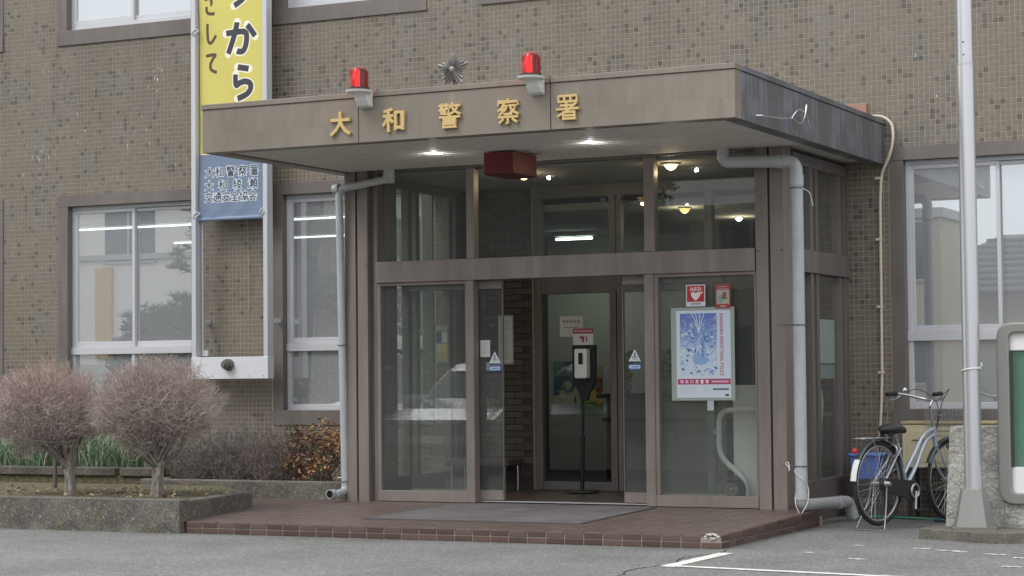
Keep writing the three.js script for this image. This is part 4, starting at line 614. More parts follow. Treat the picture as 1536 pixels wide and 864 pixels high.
    for (const cc of cols) { const l2 = []; for (let k = 0; k < 36; k++) { const a = rr(0, 6.28), r = rr(0.02, 0.16), hh = rr(0.14, 0.46); l2.push(new THREE.SphereGeometry(rr(0.015, 0.035), 6, 4).scale(1, 0.5, 1).rotateX(rr(-1, 1)).rotateZ(rr(-1, 1)).translate(x + Math.cos(a) * r * (0.5 + hh), y + hh, zz + Math.sin(a) * r)); } part(f, 'blossom', l2, M(cc, 0.8), { kind: 'stuff' }); }
    const st = []; for (let k = 0; k < 10; k++) st.push(sweep(spline([[x, y + 0.12, zz], [x + rr(-0.05, 0.05), y + 0.28, zz + rr(-0.05, 0.05)], [x + rr(-0.13, 0.13), y + 0.42, zz + rr(-0.1, 0.1)]], 6), 0.004, 4)); part(f, 'stem', st, M(0x4a5c30, 0.8), { kind: 'stuff' });
  }
}

// ---------- planting beds ----------
const tmpM = new THREE.Matrix4();
{
  // front bed
  const a = thing('front_planter', 'weathered low concrete planter kerb at the roadside, left of the entrance step', 'planter', [-4, 0, 3.6]);
  part(a, 'kerb_wall', box(-11, -0.985, -0.05, 0.285, 4.06, 4.195, 0.012), concrete);
  const len = Math.hypot(1.36, 0.24), ang = Math.atan2(0.24, 1.36);
  part(a, 'kerb_wall', new RoundedBoxGeometry(0.13, 0.32, len, 2, 0.02).rotateY(ang).translate(-0.985 - 0.13 - 0.065, 0.098 + 0.015, 4.055 - 1.36 / 2), concrete);
  part(a, 'soil', new THREE.ExtrudeGeometry(new THREE.Shape([[-11, -4.06], [-1.1, -4.06], [-1.26, -2.75], [-2.2, -1.76], [-11, -1.76]].map((v) => new THREE.Vector2(...v))), { depth: 0.262, bevelEnabled: false }).rotateX(-Math.PI / 2), soil);
  const b = thing('rear_planter', 'lichen-grey concrete kerb wall of the bed beside the left column', 'planter', [-2, 0.1, 1.7]);
  part(b, 'kerb_wall', box(-3.2, -0.80, 0.0, 0.315, 1.62, 1.75, 0.014), concrete); part(b, 'kerb_wall', box(-3.2, -3.07, 0.0, 0.313, 1.36, 1.615, 0.014), concrete);
  part(b, 'soil', box(-3.4, -0.54, 0.0, 0.275, 0.02, 1.615, 0), soil); part(b, 'bracket', sweep(rounded([[-0.93, 0.31, 1.68], [-0.93, 0.35, 1.68], [-0.86, 0.355, 1.68]], 0.01), 0.008, 6), chrome);
  const c = thing('flower_bed_wall', 'dark bed wall topped by a pale chipped concrete coping, behind the two round shrubs', 'wall', [-6, 0, 1.3]);
  part(c, 'wall', box(-11, -3.3, 0.0, 0.318, 1.19, 1.34, 0.004), M(0xffffff, 0.95, 0, { map: soilTex }));
  part(c, 'coping', box(-11, -3.80, 0.319, 0.402, 1.17, 1.37, 0.008), M(0xd9d5cc, 0.9, 0, { map: concreteTex })); part(c, 'coping', box(-3.735, -3.29, 0.319, 0.402, 1.17, 1.37, 0.008), M(0xd9d5cc, 0.9, 0, { map: concreteTex }));
  part(c, 'soil', box(-11, -3.3, 0.0, 0.33, 0.02, 1.185, 0), soil);
  const lv = [], cl = []; reseed(41);
  const leaf = new THREE.PlaneGeometry(0.035, 0.02).rotateX(-Math.PI / 2), n = 900, im = new THREE.InstancedMesh(leaf, new THREE.MeshPhysicalMaterial({ color: 0xffffff, roughness: 0.9, side: THREE.DoubleSide }), n), e = new THREE.Euler(), q = new THREE.Quaternion(), col = new THREE.Color();
  for (let k = 0; k < n; k++) { const back = k % 3 === 0; const x = back ? rr(-3.1, -0.95) : rr(-6, -1.2), z = back ? rr(1.3, 1.6) : rr(2.6, 4.02); e.set(rr(-0.5, 0.5), rr(0, 6.3), rr(-0.5, 0.5)); q.setFromEuler(e); const s = rr(0.5, 1.3); im.setMatrixAt(k, tmpM.compose(V(x, 0.283 + rr(0, 0.012), z), q, V(s, s, s))); const t = rnd(); im.setColorAt(k, t < 0.35 ? col.setRGB(0.30, 0.23, 0.12) : t < 0.6 ? col.setRGB(0.20, 0.12, 0.07) : t < 0.85 ? col.setRGB(0.13, 0.15, 0.06) : col.setRGB(0.35, 0.32, 0.25)); }
  im.name = 'fallen_leaves'; im.castShadow = im.receiveShadow = true; scene.add(im); tag(im, 'fallen leaves and moss scattered over the soil of the planting beds', 'leaf litter', null, 'stuff');
}
function twigs(out, cols, from, dir, len, r, c0, c1) {          // one thin three-sided twig, bent once
  const d = dir.clone().normalize(), s = (Math.abs(d.y) < 0.9 ? V(0, 1, 0) : V(1, 0, 0)).cross(d).normalize(), t = d.clone().cross(s);
  const mid = from.clone().addScaledVector(d, len * 0.5).addScaledVector(s, rr(-0.12, 0.12) * len).addScaledVector(t, rr(-0.12, 0.12) * len), end = from.clone().addScaledVector(d, len).addScaledVector(s, rr(-0.15, 0.15) * len);
  const ring = (p, R) => [0, 1, 2].map((k) => p.clone().addScaledVector(s, Math.cos(k * 2.0944) * R).addScaledVector(t, Math.sin(k * 2.0944) * R));
  const A = ring(from, r), B = ring(mid, r * 0.8), cm = c0.map((v, i) => (v + c1[i]) / 2), put = (p, c) => { out.push(p.x, p.y, p.z); cols.push(...c); };
  for (let k = 0; k < 3; k++) { const j = (k + 1) % 3; put(A[k], c0); put(A[j], c0); put(B[j], cm); put(A[k], c0); put(B[j], cm); put(B[k], cm); put(B[k], cm); put(B[j], cm); put(end, c1); }
}
const twigMat = new THREE.MeshPhysicalMaterial({ color: 0xffffff, roughness: 0.9, vertexColors: true, side: THREE.DoubleSide });
function fromArrays(pos, col) { const g = new THREE.BufferGeometry(); g.setAttribute('position', new THREE.Float32BufferAttribute(pos, 3)); g.setAttribute('color', new THREE.Float32BufferAttribute(col, 3)); g.computeVertexNormals(); return g; }
function rawPart(t, name, g, mat, o) { g.translate(-t.off.x, -t.off.y, -t.off.z); return part(t, name, g, mat, { raw: true, ...o }); }
const barkTex = tex(256, (u, v) => { const s = 0.54 + 0.5 * N(u, v * 0.3, 20, 4); return [s, s * 0.95, s * 0.89]; }, 0.25), bark = M(0xffffff, 0.95, 0, { map: barkTex, bumpMap: barkTex, bumpScale: 0.01 });
function roundShrub(label, base, cen, rad, n, lean, tipRed) {
  const t = thing('round_shrub', label, 'shrub', base, 'clipped leafless shrubs in the front planter'), B = V(...base), Cn = V(...cen);
  const fork = B.clone().add(V(lean, 0.30, 0)), trunk = [];
  for (const s of [-1, 1]) trunk.push(sweep(spline([B.clone().add(V(s * 0.012, -0.03, 0)), B.clone().add(V(lean * 0.4 + s * 0.02, 0.15, s * 0.015)), fork.clone().add(V(s * 0.035, 0, s * 0.02))], 12), (k) => 0.052 - 0.012 * k + 0.012 * Math.max(0, 1 - k * 5), 9));
  part(t, 'trunk', trunk, bark, { kind: 'stuff' });
  const limbs = [], ends = [];
  for (let k = 0; k < 16; k++) { const a = k / 16 * 6.283 + rr(-0.2, 0.2), e = Cn.clone().add(V(Math.cos(a) * rad[0] * rr(0.35, 0.7), rr(-0.25, 0.45) * rad[1], Math.sin(a) * rad[2] * rr(0.35, 0.7))), m = fork.clone().lerp(e, 0.5).add(V(Math.cos(a) * 0.04 + rr(-0.05, 0.05), rr(-0.06, 0.04), rr(-0.05, 0.05))); const s0 = fork.clone().add(V(rr(-0.04, 0.04), -0.05, rr(-0.04, 0.04))); limbs.push(sweep(spline([s0, m, e], 10), (q) => (k % 3 ? 0.014 : 0.024) * (1 - q) + 0.004, 6)); ends.push([s0, m, e]); }
  part(t, 'branch', limbs, bark, { kind: 'stuff' });
  const pos = [], col = [], in0 = [0.25, 0.205, 0.185];
  for (let k = 0; k < n; k++) {
    const d = V(rr(-1, 1), rr(-1, 1), rr(-1, 1)); if (d.length() > 1 || d.length() < 0.1) { k--; continue; }
    const dl = d.length(), nn = d.clone().divideScalar(dl), deep = Math.pow(rnd(), 0.55), lump = rr(0.93, 1.07) + 0.2 * (vnoise(nn.x * 3 + 9, nn.y * 3 + nn.z * 2 + 9, 64) - 0.5) * 2, flat = nn.y < 0 ? 0.85 : 1;
    const p = Cn.clone().add(V(nn.x * rad[0] * deep * lump, nn.y * rad[1] * deep * lump * flat, nn.z * rad[2] * deep * lump));
    if (nn.y < -0.6 && rnd() < 0.35) continue;
    const dir = V(nn.x * 0.9, nn.y * 0.7 + 0.45, nn.z * 0.9).add(V(rr(-1.15, 1.15), rr(-0.8, 1.0), rr(-1.15, 1.15)));
    const hi = smooth(-0.1, 0.9, nn.y) * deep, g = rr(0.85, 1.25), red = tipRed * hi * (rnd() < 0.6 ? 1 : 0.3);
    const c1 = [(0.41 + red * 0.08) * g, (0.345 - red * 0.05) * g, (0.315 - red * 0.06) * g];
    const L = rr(0.07, 0.17) * (deep > 0.85 ? 0.75 : 1.2);
    twigs(pos, col, p.addScaledVector(dir.clone().normalize(), -L * 0.5), dir, L, rr(0.0014, 0.0022) * (deep < 0.6 ? 1.4 : 1), [in0[0] * g * 1.3, in0[1] * g * 1.3, in0[2] * g * 1.3], c1);
  }
  for (let k = 0; k < 70; k++) { const a = rr(0, 6.283), e = rr(-0.5, 1.2), nn = V(Math.cos(a) * Math.cos(e), Math.sin(e), Math.sin(a) * Math.cos(e)), p = Cn.clone().add(V(nn.x * rad[0], nn.y * rad[1], nn.z * rad[2]).multiplyScalar(0.93)); twigs(pos, col, p, nn.clone().add(V(rr(-0.5, 0.5), rr(0, 0.8), rr(-0.5, 0.5))), rr(0.08, 0.2), 0.0022, [0.2, 0.165, 0.15], [0.34, 0.25, 0.22]); }
  rawPart(t, 'twig_crown', fromArrays(pos, col), twigMat, { kind: 'stuff' });
  return t;
}
reseed(101);
roundShrub('left of two round leafless shrubs, with reddish twig tips', [-2.64, 0.265, 3.55], [-2.93, 1.01, 3.55], [0.62, 0.46, 0.55], 18500, -0.03, 1);
roundShrub('right of two round leafless shrubs, in front of the banner foot', [-1.76, 0.265, 3.45], [-1.79, 1.05, 3.45], [0.64, 0.47, 0.55], 18500, 0.02, 0.35);
{
  // upright green leaves behind the coping
  const pos = [], w = 0.006; const seg = 4; const bl = new THREE.PlaneGeometry(0.013, 1, 1, seg), p = bl.attributes.position; for (let i = 0; i < p.count; i++) { const y = p.getY(i) + 0.5; p.setXYZ(i, p.getX(i) * (1 - y * y * 0.85), y - 0.18 * y * y, 0.42 * y * y * y); } bl.computeVertexNormals();
  reseed(51); const n = 5200, im = new THREE.InstancedMesh(bl, new THREE.MeshPhysicalMaterial({ color: 0xffffff, roughness: 0.55, side: THREE.DoubleSide }), n), e = new THREE.Euler(), q = new THREE.Quaternion(), col = new THREE.Color();
  for (let k = 0; k < n; k++) { const x = k < 4500 ? rr(-8, -3.35) : rr(-3.3, -2.3), z = rr(0.25, k < 4500 ? 1.12 : 0.7); e.set(rr(-0.35, 0.35), rr(0, 6.3), rr(-0.25, 0.25)); q.setFromEuler(e); const h = rr(0.26, 0.56), s = rr(0.7, 1.3); im.setMatrixAt(k, tmpM.compose(V(x, 0.31, z), q, V(s, h, h))); const t = rnd(), g = rr(0.75, 1.25); im.setColorAt(k, t < 0.72 ? col.setRGB(0.125 * g, 0.20 * g, 0.105 * g) : t < 0.9 ? col.setRGB(0.21 * g, 0.28 * g, 0.18 * g) : col.setRGB(0.28 * g, 0.24 * g, 0.17 * g)); }
  im.name = 'green_leaf_bed'; im.castShadow = im.receiveShadow = true; scene.add(im); tag(im, 'upright green strap leaves filling the bed behind the pale coping', 'grass', null, 'stuff');
  // bare brushy shrubs
  [[-2.85, 1.12, 0.50, 0.52, 'left low grey leafless shrub in the bed under the banner'], [-2.32, 1.15, 0.48, 0.56, 'middle low grey leafless shrub in the bed under the banner'], [-1.86, 1.2, 0.40, 0.5, 'right low leafless shrub next to the orange-leaved shrub']].forEach(([x, z, r, h, l], j) => {
    const t = thing('dry_shrub', l, 'shrub', [x, 0.27, z], 'low leafless shrubs in the rear bed'), P = [], Q = [];
    for (let k = 0; k < 4200; k++) { const a = rr(0, 6.283), d = Math.sqrt(rnd()), y = Math.pow(rnd(), 0.8) * (1 - 0.45 * d * d) * h * (0.8 + 0.4 * vnoise(a * 2 + j * 7, d * 3, 64)), f = V(x + Math.cos(a) * d * r * (0.6 + 0.5 * y / h), 0.27 + y, z + Math.sin(a) * d * 0.36), g = rr(0.7, 1.3); const c1 = j === 2 && rnd() < 0.3 ? [0.30 * g, 0.17 * g, 0.13 * g] : [0.29 * g, 0.25 * g, 0.23 * g]; twigs(P, Q, f, V(rr(-0.8, 0.8), rr(-0.1, 1.2), rr(-0.8, 0.8)), rr(0.05, 0.16), rr(0.0012, 0.0022), [0.15 * g, 0.128 * g, 0.115 * g], c1); }
    rawPart(t, 'twig_crown', fromArrays(P, Q), twigMat, { kind: 'stuff' });
    const st = []; for (let k = 0; k < 16; k++) { const a = rr(0, 6.283), d = rr(0.02, 0.12); st.push(sweep(spline([[x + Math.cos(a) * d, 0.25, z + Math.sin(a) * d], [x + Math.cos(a) * d * 2.2, 0.27 + h * 0.4, z + Math.sin(a) * d * 1.6], [x + Math.cos(a) * r * rr(0.4, 0.8), 0.27 + h * rr(0.6, 0.85), z + Math.sin(a) * 0.25]], 6), (k2) => 0.006 * (1 - k2) + 0.002, 5)); } part(t, 'stem', st, bark, { kind: 'stuff' });
  });
  // the shrub with orange leaves
  const t = thing('autumn_shrub', 'bushy shrub with orange, red and green leaves beside the left drain pipe', 'shrub', [-1.32, 0.27, 1.25]), P = [], Q = [];
  reseed(61);
  const clumps = []; for (let k = 0; k < 46; k++) { const a = rr(0, 6.283), d = Math.sqrt(rnd()); clumps.push([-1.33 + Math.cos(a) * d * 0.40, 0.42 + rnd() * 0.46 * (1 - 0.3 * d * d), 1.25 + Math.sin(a) * d * 0.30, rr(0.05, 0.11), rnd()]); }
  for (let k = 0; k < 2600; k++) {
    const c = clumps[Math.floor(rnd() * clumps.length)], o = V(rr(-1, 1), rr(-1, 1), rr(-1, 1)).multiplyScalar(c[3]), p = V(c[0] + o.x, c[1] + o.y, c[2] + o.z), d = V(rr(-1, 1), rr(-0.5, 0.7), rr(-1, 1)).normalize(), s = V(rr(-1, 1), rr(-1, 1), rr(-1, 1)).cross(d).normalize(), L = rr(0.026, 0.050), w = L * 0.27, g = rr(0.7, 1.25);
    const tn = c[4] * 0.75 + rnd() * 0.25; const cc = tn < 0.28 ? [0.32, 0.14, 0.075] : tn < 0.43 ? [0.42, 0.25, 0.10] : tn < 0.74 ? [0.20, 0.10, 0.075] : [0.11, 0.115, 0.06];
    const A = p, B = p.clone().addScaledVector(d, L * 0.45).addScaledVector(s, w), D = p.clone().addScaledVector(d, L * 0.45).addScaledVector(s, -w), E = p.clone().addScaledVector(d, L); for (const v of [A, B, E, A, E, D]) { P.push(v.x, v.y, v.z); Q.push(cc[0] * g, cc[1] * g, cc[2] * g); }
  }
  rawPart(t, 'leaves', fromArrays(P, Q), new THREE.MeshPhysicalMaterial({ color: 0xffffff, roughness: 0.7, vertexColors: true, side: THREE.DoubleSide }), { kind: 'stuff' });
  const st = []; for (const c of clumps) st.push(sweep(spline([[-1.33 + rr(-0.1, 0.1), 0.25, 1.25 + rr(-0.08, 0.08)], [(c[0] - 1.33) / 2, c[1] * 0.6, (c[2] + 1.25) / 2], [c[0], c[1], c[2]]], 7), (q) => 0.005 * (1 - q) + 0.0015, 5)); part(t, 'stem', st, bark, { kind: 'stuff' });
  // blue notice box behind the left shrub
  const n2 = thing('blue_sign_box', 'small blue box with a white label half hidden behind the left round shrub', 'box', [-3.62, 0.4, 2.6]); part(n2, 'box', box(-3.76, -3.5, 0.78, 0.98, 2.5, 2.6, 0.006), M(0x4d559c, 0.5)); part(n2, 'label', box(-3.71, -3.55, 0.83, 0.93, 2.598, 2.605, 0.002), M(0xd5d6dc, 0.6)); part(n2, 'stake', box(-3.64, -3.61, 0.2, 0.78, 2.53, 2.56), M(0x5f5a55, 0.7));
}

// ---------- flagpole, stone plinth, notice board ----------
{
  const sl = thing('kerb_slab', 'worn flat concrete slab under the flagpole and stone plinth', 'slab', [5.7, 0, 2.5]);
  const s = new THREE.Shape([[5.02, -2.72], [5.02, -2.48], [5.30, -2.0], [7.6, -1.98], [7.6, -2.35], [6.2, -2.62], [5.75, -2.98], [5.62, -3.0]].map((p) => new THREE.Vector2(...p)));
  part(sl, 'slab', new THREE.ExtrudeGeometry(s, { depth: 0.075, bevelEnabled: true, bevelSize: 0.012, bevelThickness: 0.012, bevelSegments: 2 }).rotateX(-Math.PI / 2).translate(0, -0.002, 0), M(0x9a958c, 0.95, 0, { map: stoneTex, bumpMap: stoneTex, bumpScale: 0.004 }));
  const f = thing('flagpole', 'tall silver flagpole on a tapered square foot, in front of the stone plinth', 'flagpole', [5.43, 0.085, 2.66]), z = 2.66, x = 5.43;
  const pm = M(0xc4c5c8, 0.32, 0.75);
  part(f, 'pole', new THREE.CylinderGeometry(0.0665, 0.069, 3.35, 32).translate(x, 0.38 + 1.675, z), pm); part(f, 'upper_pole', new THREE.CylinderGeometry(0.056, 0.063, 3.6, 32).translate(x, 3.732 + 1.8, z), pm);
  part(f, 'joint_ring', new THREE.CylinderGeometry(0.0685, 0.0685, 0.012, 32).translate(x, 3.731, z), alu);
  parts(f, 'screw', [[0.0, 3.80], [0.0, 3.90]].map(([a, y]) => sph(x + 0.0, y, z + 0.064, 0.007, 1, 1, 0.6, 8, 6)), dark);
  const sk = new THREE.CylinderGeometry(0.10, 0.165, 0.30, 8, 1).rotateY(Math.PI / 8 + 0.45); const flatN = sk.toNonIndexed(); flatN.computeVertexNormals();
  part(f, 'foot_skirt', flatN.translate(x, 0.245, z), M(0x8d8b87, 0.5, 0.4)); part(f, 'foot_plate', new THREE.BoxGeometry(0.34, 0.02, 0.34).rotateY(0.25).translate(x, 0.095, z), M(0x77736b, 0.7, 0.3));
  part(f, 'rope', sweep(Array.from({ length: 40 }, (_, k) => { const a = k / 40 * 6.283; return [x + 0.074 * Math.cos(a), 1.32 + 0.012 * Math.sin(a * 1) + 0.01 * Math.cos(a), z + 0.074 * Math.sin(a)]; }), 0.007, 6, true), M(0xd0cfca, 0.8));
  part(f, 'rope', sweep(spline([[x + 0.07, 1.335, z + 0.02], [x + 0.09, 1.36, z + 0.03], [x + 0.085, 1.38, z + 0.03]], 8), 0.006, 6), M(0xd0cfca, 0.8));
  // rough stone plinth
  const rough = (w, h, d, nx, ny, nz) => { const g = new THREE.BoxGeometry(w, h, d, nx, ny, nz), p = g.attributes.position, nn = g.attributes.normal; for (let i = 0; i < p.count; i++) { const X = p.getX(i), Y = p.getY(i), Z = p.getZ(i); if (nn.getZ(i) > 0.5 && Math.abs(X) < w / 2 - 0.004 && Math.abs(Y) < h / 2 - 0.004) { const k = vnoise((X + 3) * 60, (Y + 3) * 60, 512) * 0.6 + vnoise((X + 3) * 28, (Y + 3) * 28, 512) - 0.8; p.setZ(i, Z + 0.009 * k + rr(-0.0015, 0.0015)); } } const q = g.toNonIndexed(); q.computeVertexNormals(); return q; };
  reseed(9);
  const pl = thing('stone_plinth', 'rough-hammered pale stone plinth stepping down under the notice board', 'plinth', [5.9, 0.08, 2.3]);
  const blk = rough(0.42, 0.80, 0.30, 84, 160, 4); { const p = blk.attributes.position; for (let i = 0; i < p.count; i++) if (p.getX(i) < 0) p.setX(i, p.getX(i) - 0.05 * (0.4 - p.getY(i)) / 0.8); }
  part(pl, 'block', blk.translate(5.41, 0.475, 2.30), roughStone);
  part(pl, 'block', rough(2.0, 0.295, 0.30, 300, 50, 2).translate(6.622, 0.222, 2.297), roughStone);
  // notice board
  const nb = thing('notice_board', 'free-standing notice board with a rounded aluminium frame and green backing', 'notice board', [6.25, 0.25, 2.35]);
  const rrect = (x0, x1, y0, y1, r, S) => { S.moveTo(x0 + r, y0); S.lineTo(x1 - r, y0); S.quadraticCurveTo(x1, y0, x1, y0 + r); S.lineTo(x1, y1 - r); S.quadraticCurveTo(x1, y1, x1 - r, y1); S.lineTo(x0 + r, y1); S.quadraticCurveTo(x0, y1, x0, y1 - r); S.lineTo(x0, y0 + r); S.quadraticCurveTo(x0, y0, x0 + r, y0); return S; };
  const o = rrect(5.60, 7.1, 0.28, 1.68, 0.12, new THREE.Shape()); o.holes.push(rrect(5.675, 7.02, 0.345, 1.625, 0.07, new THREE.Path()));
  part(nb, 'frame', new THREE.ExtrudeGeometry(o, { depth: 0.12, bevelEnabled: true, bevelSize: 0.012, bevelThickness: 0.012, bevelSegments: 3, curveSegments: 10 }).translate(0, 0, 2.36), M(0x8b8a86, 0.35, 0.45));
  part(nb, 'inner_panel', box(5.66, 7.03, 1.47, 1.64, 2.40, 2.45, 0.01), white); part(nb, 'inner_panel', box(5.66, 7.03, 0.33, 0.56, 2.40, 2.45, 0.01), white);
  part(nb, 'backing', box(5.66, 7.03, 0.56, 1.47, 2.37, 2.40, 0), M(0x4c8c72, 0.8)); part(nb, 'inner_edge', box(5.676, 5.70, 0.561, 1.469, 2.401, 2.47, 0.002), M(0x3b4a44, 0.4, 0.3));
  part(nb, 'pane', quad(1.32, 0.9).translate(6.36, 1.015, 2.455), paneClear, { keepUV: true });
}

// ---------- the bicycle and the clutter by the wall ----------
{
  const b = thing('bicycle', 'silver-blue step-through city bicycle with a front basket, parked by the wall', 'bicycle', [4.45, 0.03, 1.90]); b.rotation.y = 1.255; b.off = V(0, 0, 0);
  const tyre = M(0x232221, 0.75), rim = M(0xb5b6b8, 0.3, 0.85), frameM = M(0xb3bac6, 0.3, 0.4), R = 0.335;
  const wheel = (x, y, rot) => {
    const w = part(b, 'wheel', new THREE.TorusGeometry(R, 0.019, 10, 56).translate(x, y, 0), tyre);
    part(w, 'rim', new THREE.TorusGeometry(R - 0.024, 0.011, 8, 56).scale(1, 1, 1).translate(x, y, 0), rim); part(w, 'hub', [cyl(x, y, 0, 0.022, 0.022, 0.09, 14, 'z'), cyl(x, y, 0, 0.007, 0.007, 0.16, 8, 'z')], rim);
    const sp = []; for (let k = 0; k < 32; k++) { const a = k / 32 * 6.283 + rot, c = a + (k % 2 ? 0.5 : -0.5); sp.push(sweep([[x + 0.02 * Math.cos(c), y + 0.02 * Math.sin(c), k % 4 < 2 ? 0.035 : -0.035], [x + (R - 0.03) * Math.cos(a), y + (R - 0.03) * Math.sin(a), 0]], 0.0016, 4)); }
    part(w, 'spokes', sp, chrome, { kind: 'stuff' });
    return w;
  };
  wheel(0, 0.355, 0); wheel(1.09, 0.34, 0.1);
  const arc = (x, y, r, a0, a1, n = 24) => Array.from({ length: n + 1 }, (_, k) => { const a = a0 + (a1 - a0) * k / n; return [x + r * Math.cos(a), y + r * Math.sin(a), 0]; });
  const fender = (x, y, r, a0, a1, m) => { const pos = [], A = arc(x, y, r, a0, a1, 30), A2 = arc(x, y, r - 0.012, a0, a1, 30); for (let k = 0; k < 30; k++) { const q = [[A2[k], -0.029], [A[k], -0.012], [A[k], 0.012], [A2[k], 0.029]], q2 = [[A2[k + 1], -0.029], [A[k + 1], -0.012], [A[k + 1], 0.012], [A2[k + 1], 0.029]]; for (let j = 0; j < 3; j++) { const v = ([p, z]) => [p[0], p[1], z]; pos.push(...v(q[j]), ...v(q[j + 1]), ...v(q2[j + 1]), ...v(q[j]), ...v(q2[j + 1]), ...v(q2[j])); } } const g = new THREE.BufferGeometry(); g.setAttribute('position', new THREE.Float32BufferAttribute(pos, 3)); g.computeVertexNormals(); return part(b, 'fender', g, m); };
  const dk = M(0x4d5157, 0.35, 0.5); dk.side = THREE.DoubleSide;
  fender(0, 0.355, 0.372, 0.35, 2.75, dk); fender(1.09, 0.34, 0.372, 0.55, 2.7, dk);
  const wf = M(0xd6d8da, 0.45); wf.side = THREE.DoubleSide; fender(0, 0.355, 0.377, 2.55, 3.05, wf);  const rf = part(b, 'rear_reflector', [sph(-0.335, 0.635, 0, 0.026, 0.7, 1, 0.9)], M(0xb8202a, 0.25));
  // frame tubes
  const head = [[0.89, 0.60, 0], [0.845, 0.80, 0]];
  part(b, 'head_tube', sweep(head, 0.021, 12), frameM);
  part(b, 'down_tube', sweep(spline([[0.86, 0.745, 0], [0.72, 0.68, 0], [0.56, 0.47, 0], [0.42, 0.32, 0]], 24), 0.0185, 12), frameM); part(b, 'top_tube', sweep(spline([[0.85, 0.79, 0], [0.70, 0.74, 0], [0.52, 0.56, 0], [0.385, 0.42, 0]], 24), 0.0165, 12), frameM);
  part(b, 'seat_tube', sweep([[0.43, 0.27, 0], [0.29, 0.68, 0]], 0.017, 12), frameM); part(b, 'seat_post', sweep([[0.29, 0.68, 0], [0.262, 0.77, 0]], 0.0125, 10), chrome);
  for (const s of [-1, 1]) { part(b, 'chain_stay', sweep([[0.42, 0.285, s * 0.03], [0.0, 0.355, s * 0.055]], 0.010, 8), frameM); part(b, 'seat_stay', sweep([[0.30, 0.64, s * 0.03], [0.0, 0.355, s * 0.055]], 0.009, 8), frameM); part(b, 'fork_blade', sweep(spline([[0.895, 0.59, s * 0.04], [0.96, 0.47, s * 0.05], [1.09, 0.34, s * 0.05]], 12), 0.011, 8), frameM); }
  part(b, 'ring_lock', new THREE.TorusGeometry(0.05, 0.011, 8, 20, 4.4).rotateY(Math.PI / 2).translate(0.21, 0.62, 0), rim);
  const sd = part(b, 'saddle', new THREE.SphereGeometry(1, 24, 14).scale(0.15, 0.045, 0.085).translate(0.20, 0.805, 0), M(0x2e2c2b, 0.5)); part(sd, 'saddle_nose', sweep(spline([[0.24, 0.80, 0], [0.34, 0.80, 0], [0.40, 0.785, 0]], 10), (k) => 0.045 - 0.02 * k, 12), M(0x2e2c2b, 0.5)); parts(sd, 'saddle_spring', [-1, 1].map((s) => sweep([[0.13, 0.70, s * 0.04], [0.13, 0.78, s * 0.045]], 0.018, 10)), black);
  // handlebars
  part(b, 'stem', sweep(rounded([[0.845, 0.80, 0], [0.80, 1.0, 0], [0.85, 1.035, 0]], 0.02), 0.0125, 10), chrome);
  part(b, 'handlebar', sweep(rounded([[0.50, 1.09, 0.235], [0.66, 1.10, 0.22], [0.84, 1.05, 0.10], [0.85, 1.035, 0], [0.84, 1.05, -0.10], [0.66, 1.10, -0.22], [0.50, 1.09, -0.235]], 0.09, 7), 0.0115, 10), chrome);
  for (const s of [-1, 1]) { part(b, 'grip', sweep([[0.495, 1.09, s * 0.236], [0.63, 1.098, s * 0.224]], 0.0185, 12), black); part(b, 'brake_lever', sweep(spline([[0.67, 1.08, s * 0.212], [0.60, 1.05, s * 0.222], [0.52, 1.045, s * 0.23]], 10), 0.006, 6), chrome); part(b, 'brake_cable', sweep(spline([[0.68, 1.085, s * 0.21], [0.86, 1.13, s * 0.16], [0.95, 1.02, s * 0.03], [0.90, 0.78, 0]], 20), 0.0035, 5), black); }
  part(b, 'bell', sph(0.70, 1.125, -0.19, 0.026), chrome);
  // basket
  const bx = (k, y) => k; const wires = [];
  const loop = (y, x0, x1, w) => sweep(rounded([[x0, y, -w], [x1, y, -w], [x1, y, w], [x0, y, w]], 0.04, 4, true), 0.003, 5, true);
  for (let k = 0; k < 6; k++) { const y = 0.72 + k * 0.045, t = k / 5; wires.push(loop(y, 0.93, 1.17 + 0.06 * t, 0.12 + 0.05 * t)); }
  for (let k = 0; k < 9; k++) { const t = k / 8; for (const s of [-1, 1]) wires.push(sweep([[0.93 + 0.24 * t, 0.72, s * 0.12], [0.93 + 0.30 * t, 0.945, s * 0.17]], 0.0022, 4)); wires.push(sweep([[0.93, 0.72, -0.12 + 0.24 * t], [1.17, 0.72, -0.12 + 0.24 * t]], 0.0022, 4), sweep([[1.17, 0.72, -0.12 + 0.24 * t], [1.23, 0.945, -0.17 + 0.34 * t]], 0.0022, 4), sweep([[0.93, 0.72, -0.12 + 0.24 * t], [0.93, 0.945, -0.17 + 0.34 * t]], 0.0022, 4)); }
  part(b, 'basket', wires, M(0x9a9a98, 0.35, 0.7), { kind: 'stuff' }); part(b, 'head_lamp', new THREE.CylinderGeometry(0.03, 0.035, 0.08, 14).rotateZ(Math.PI / 2).translate(1.0, 0.64, 0.08), M(0x5a5c60, 0.4));
  // rear carrier
  const cr = [sweep(rounded([[0.22, 0.735, -0.05], [-0.28, 0.735, -0.055], [-0.28, 0.735, 0.055], [0.22, 0.735, 0.05]], 0.03), 0.0055, 6)]; for (const x of [-0.18, -0.06, 0.06]) cr.push(sweep([[x, 0.735, -0.05], [x, 0.735, 0.05]], 0.004, 5)); for (const s of [-1, 1]) cr.push(sweep([[-0.15, 0.735, s * 0.055], [0.0, 0.355, s * 0.07]], 0.0045, 5)); part(b, 'carrier', cr, chrome, { kind: 'stuff' });
  // chain case, crank, stand
  const cs = new THREE.Shape(); cs.moveTo(0.0, 0.30); cs.lineTo(0.43, 0.19); cs.absarc(0.43, 0.275, 0.085, -1.57, 1.57); cs.lineTo(0.0, 0.40); cs.absarc(0, 0.35, 0.05, 1.57, 4.71);
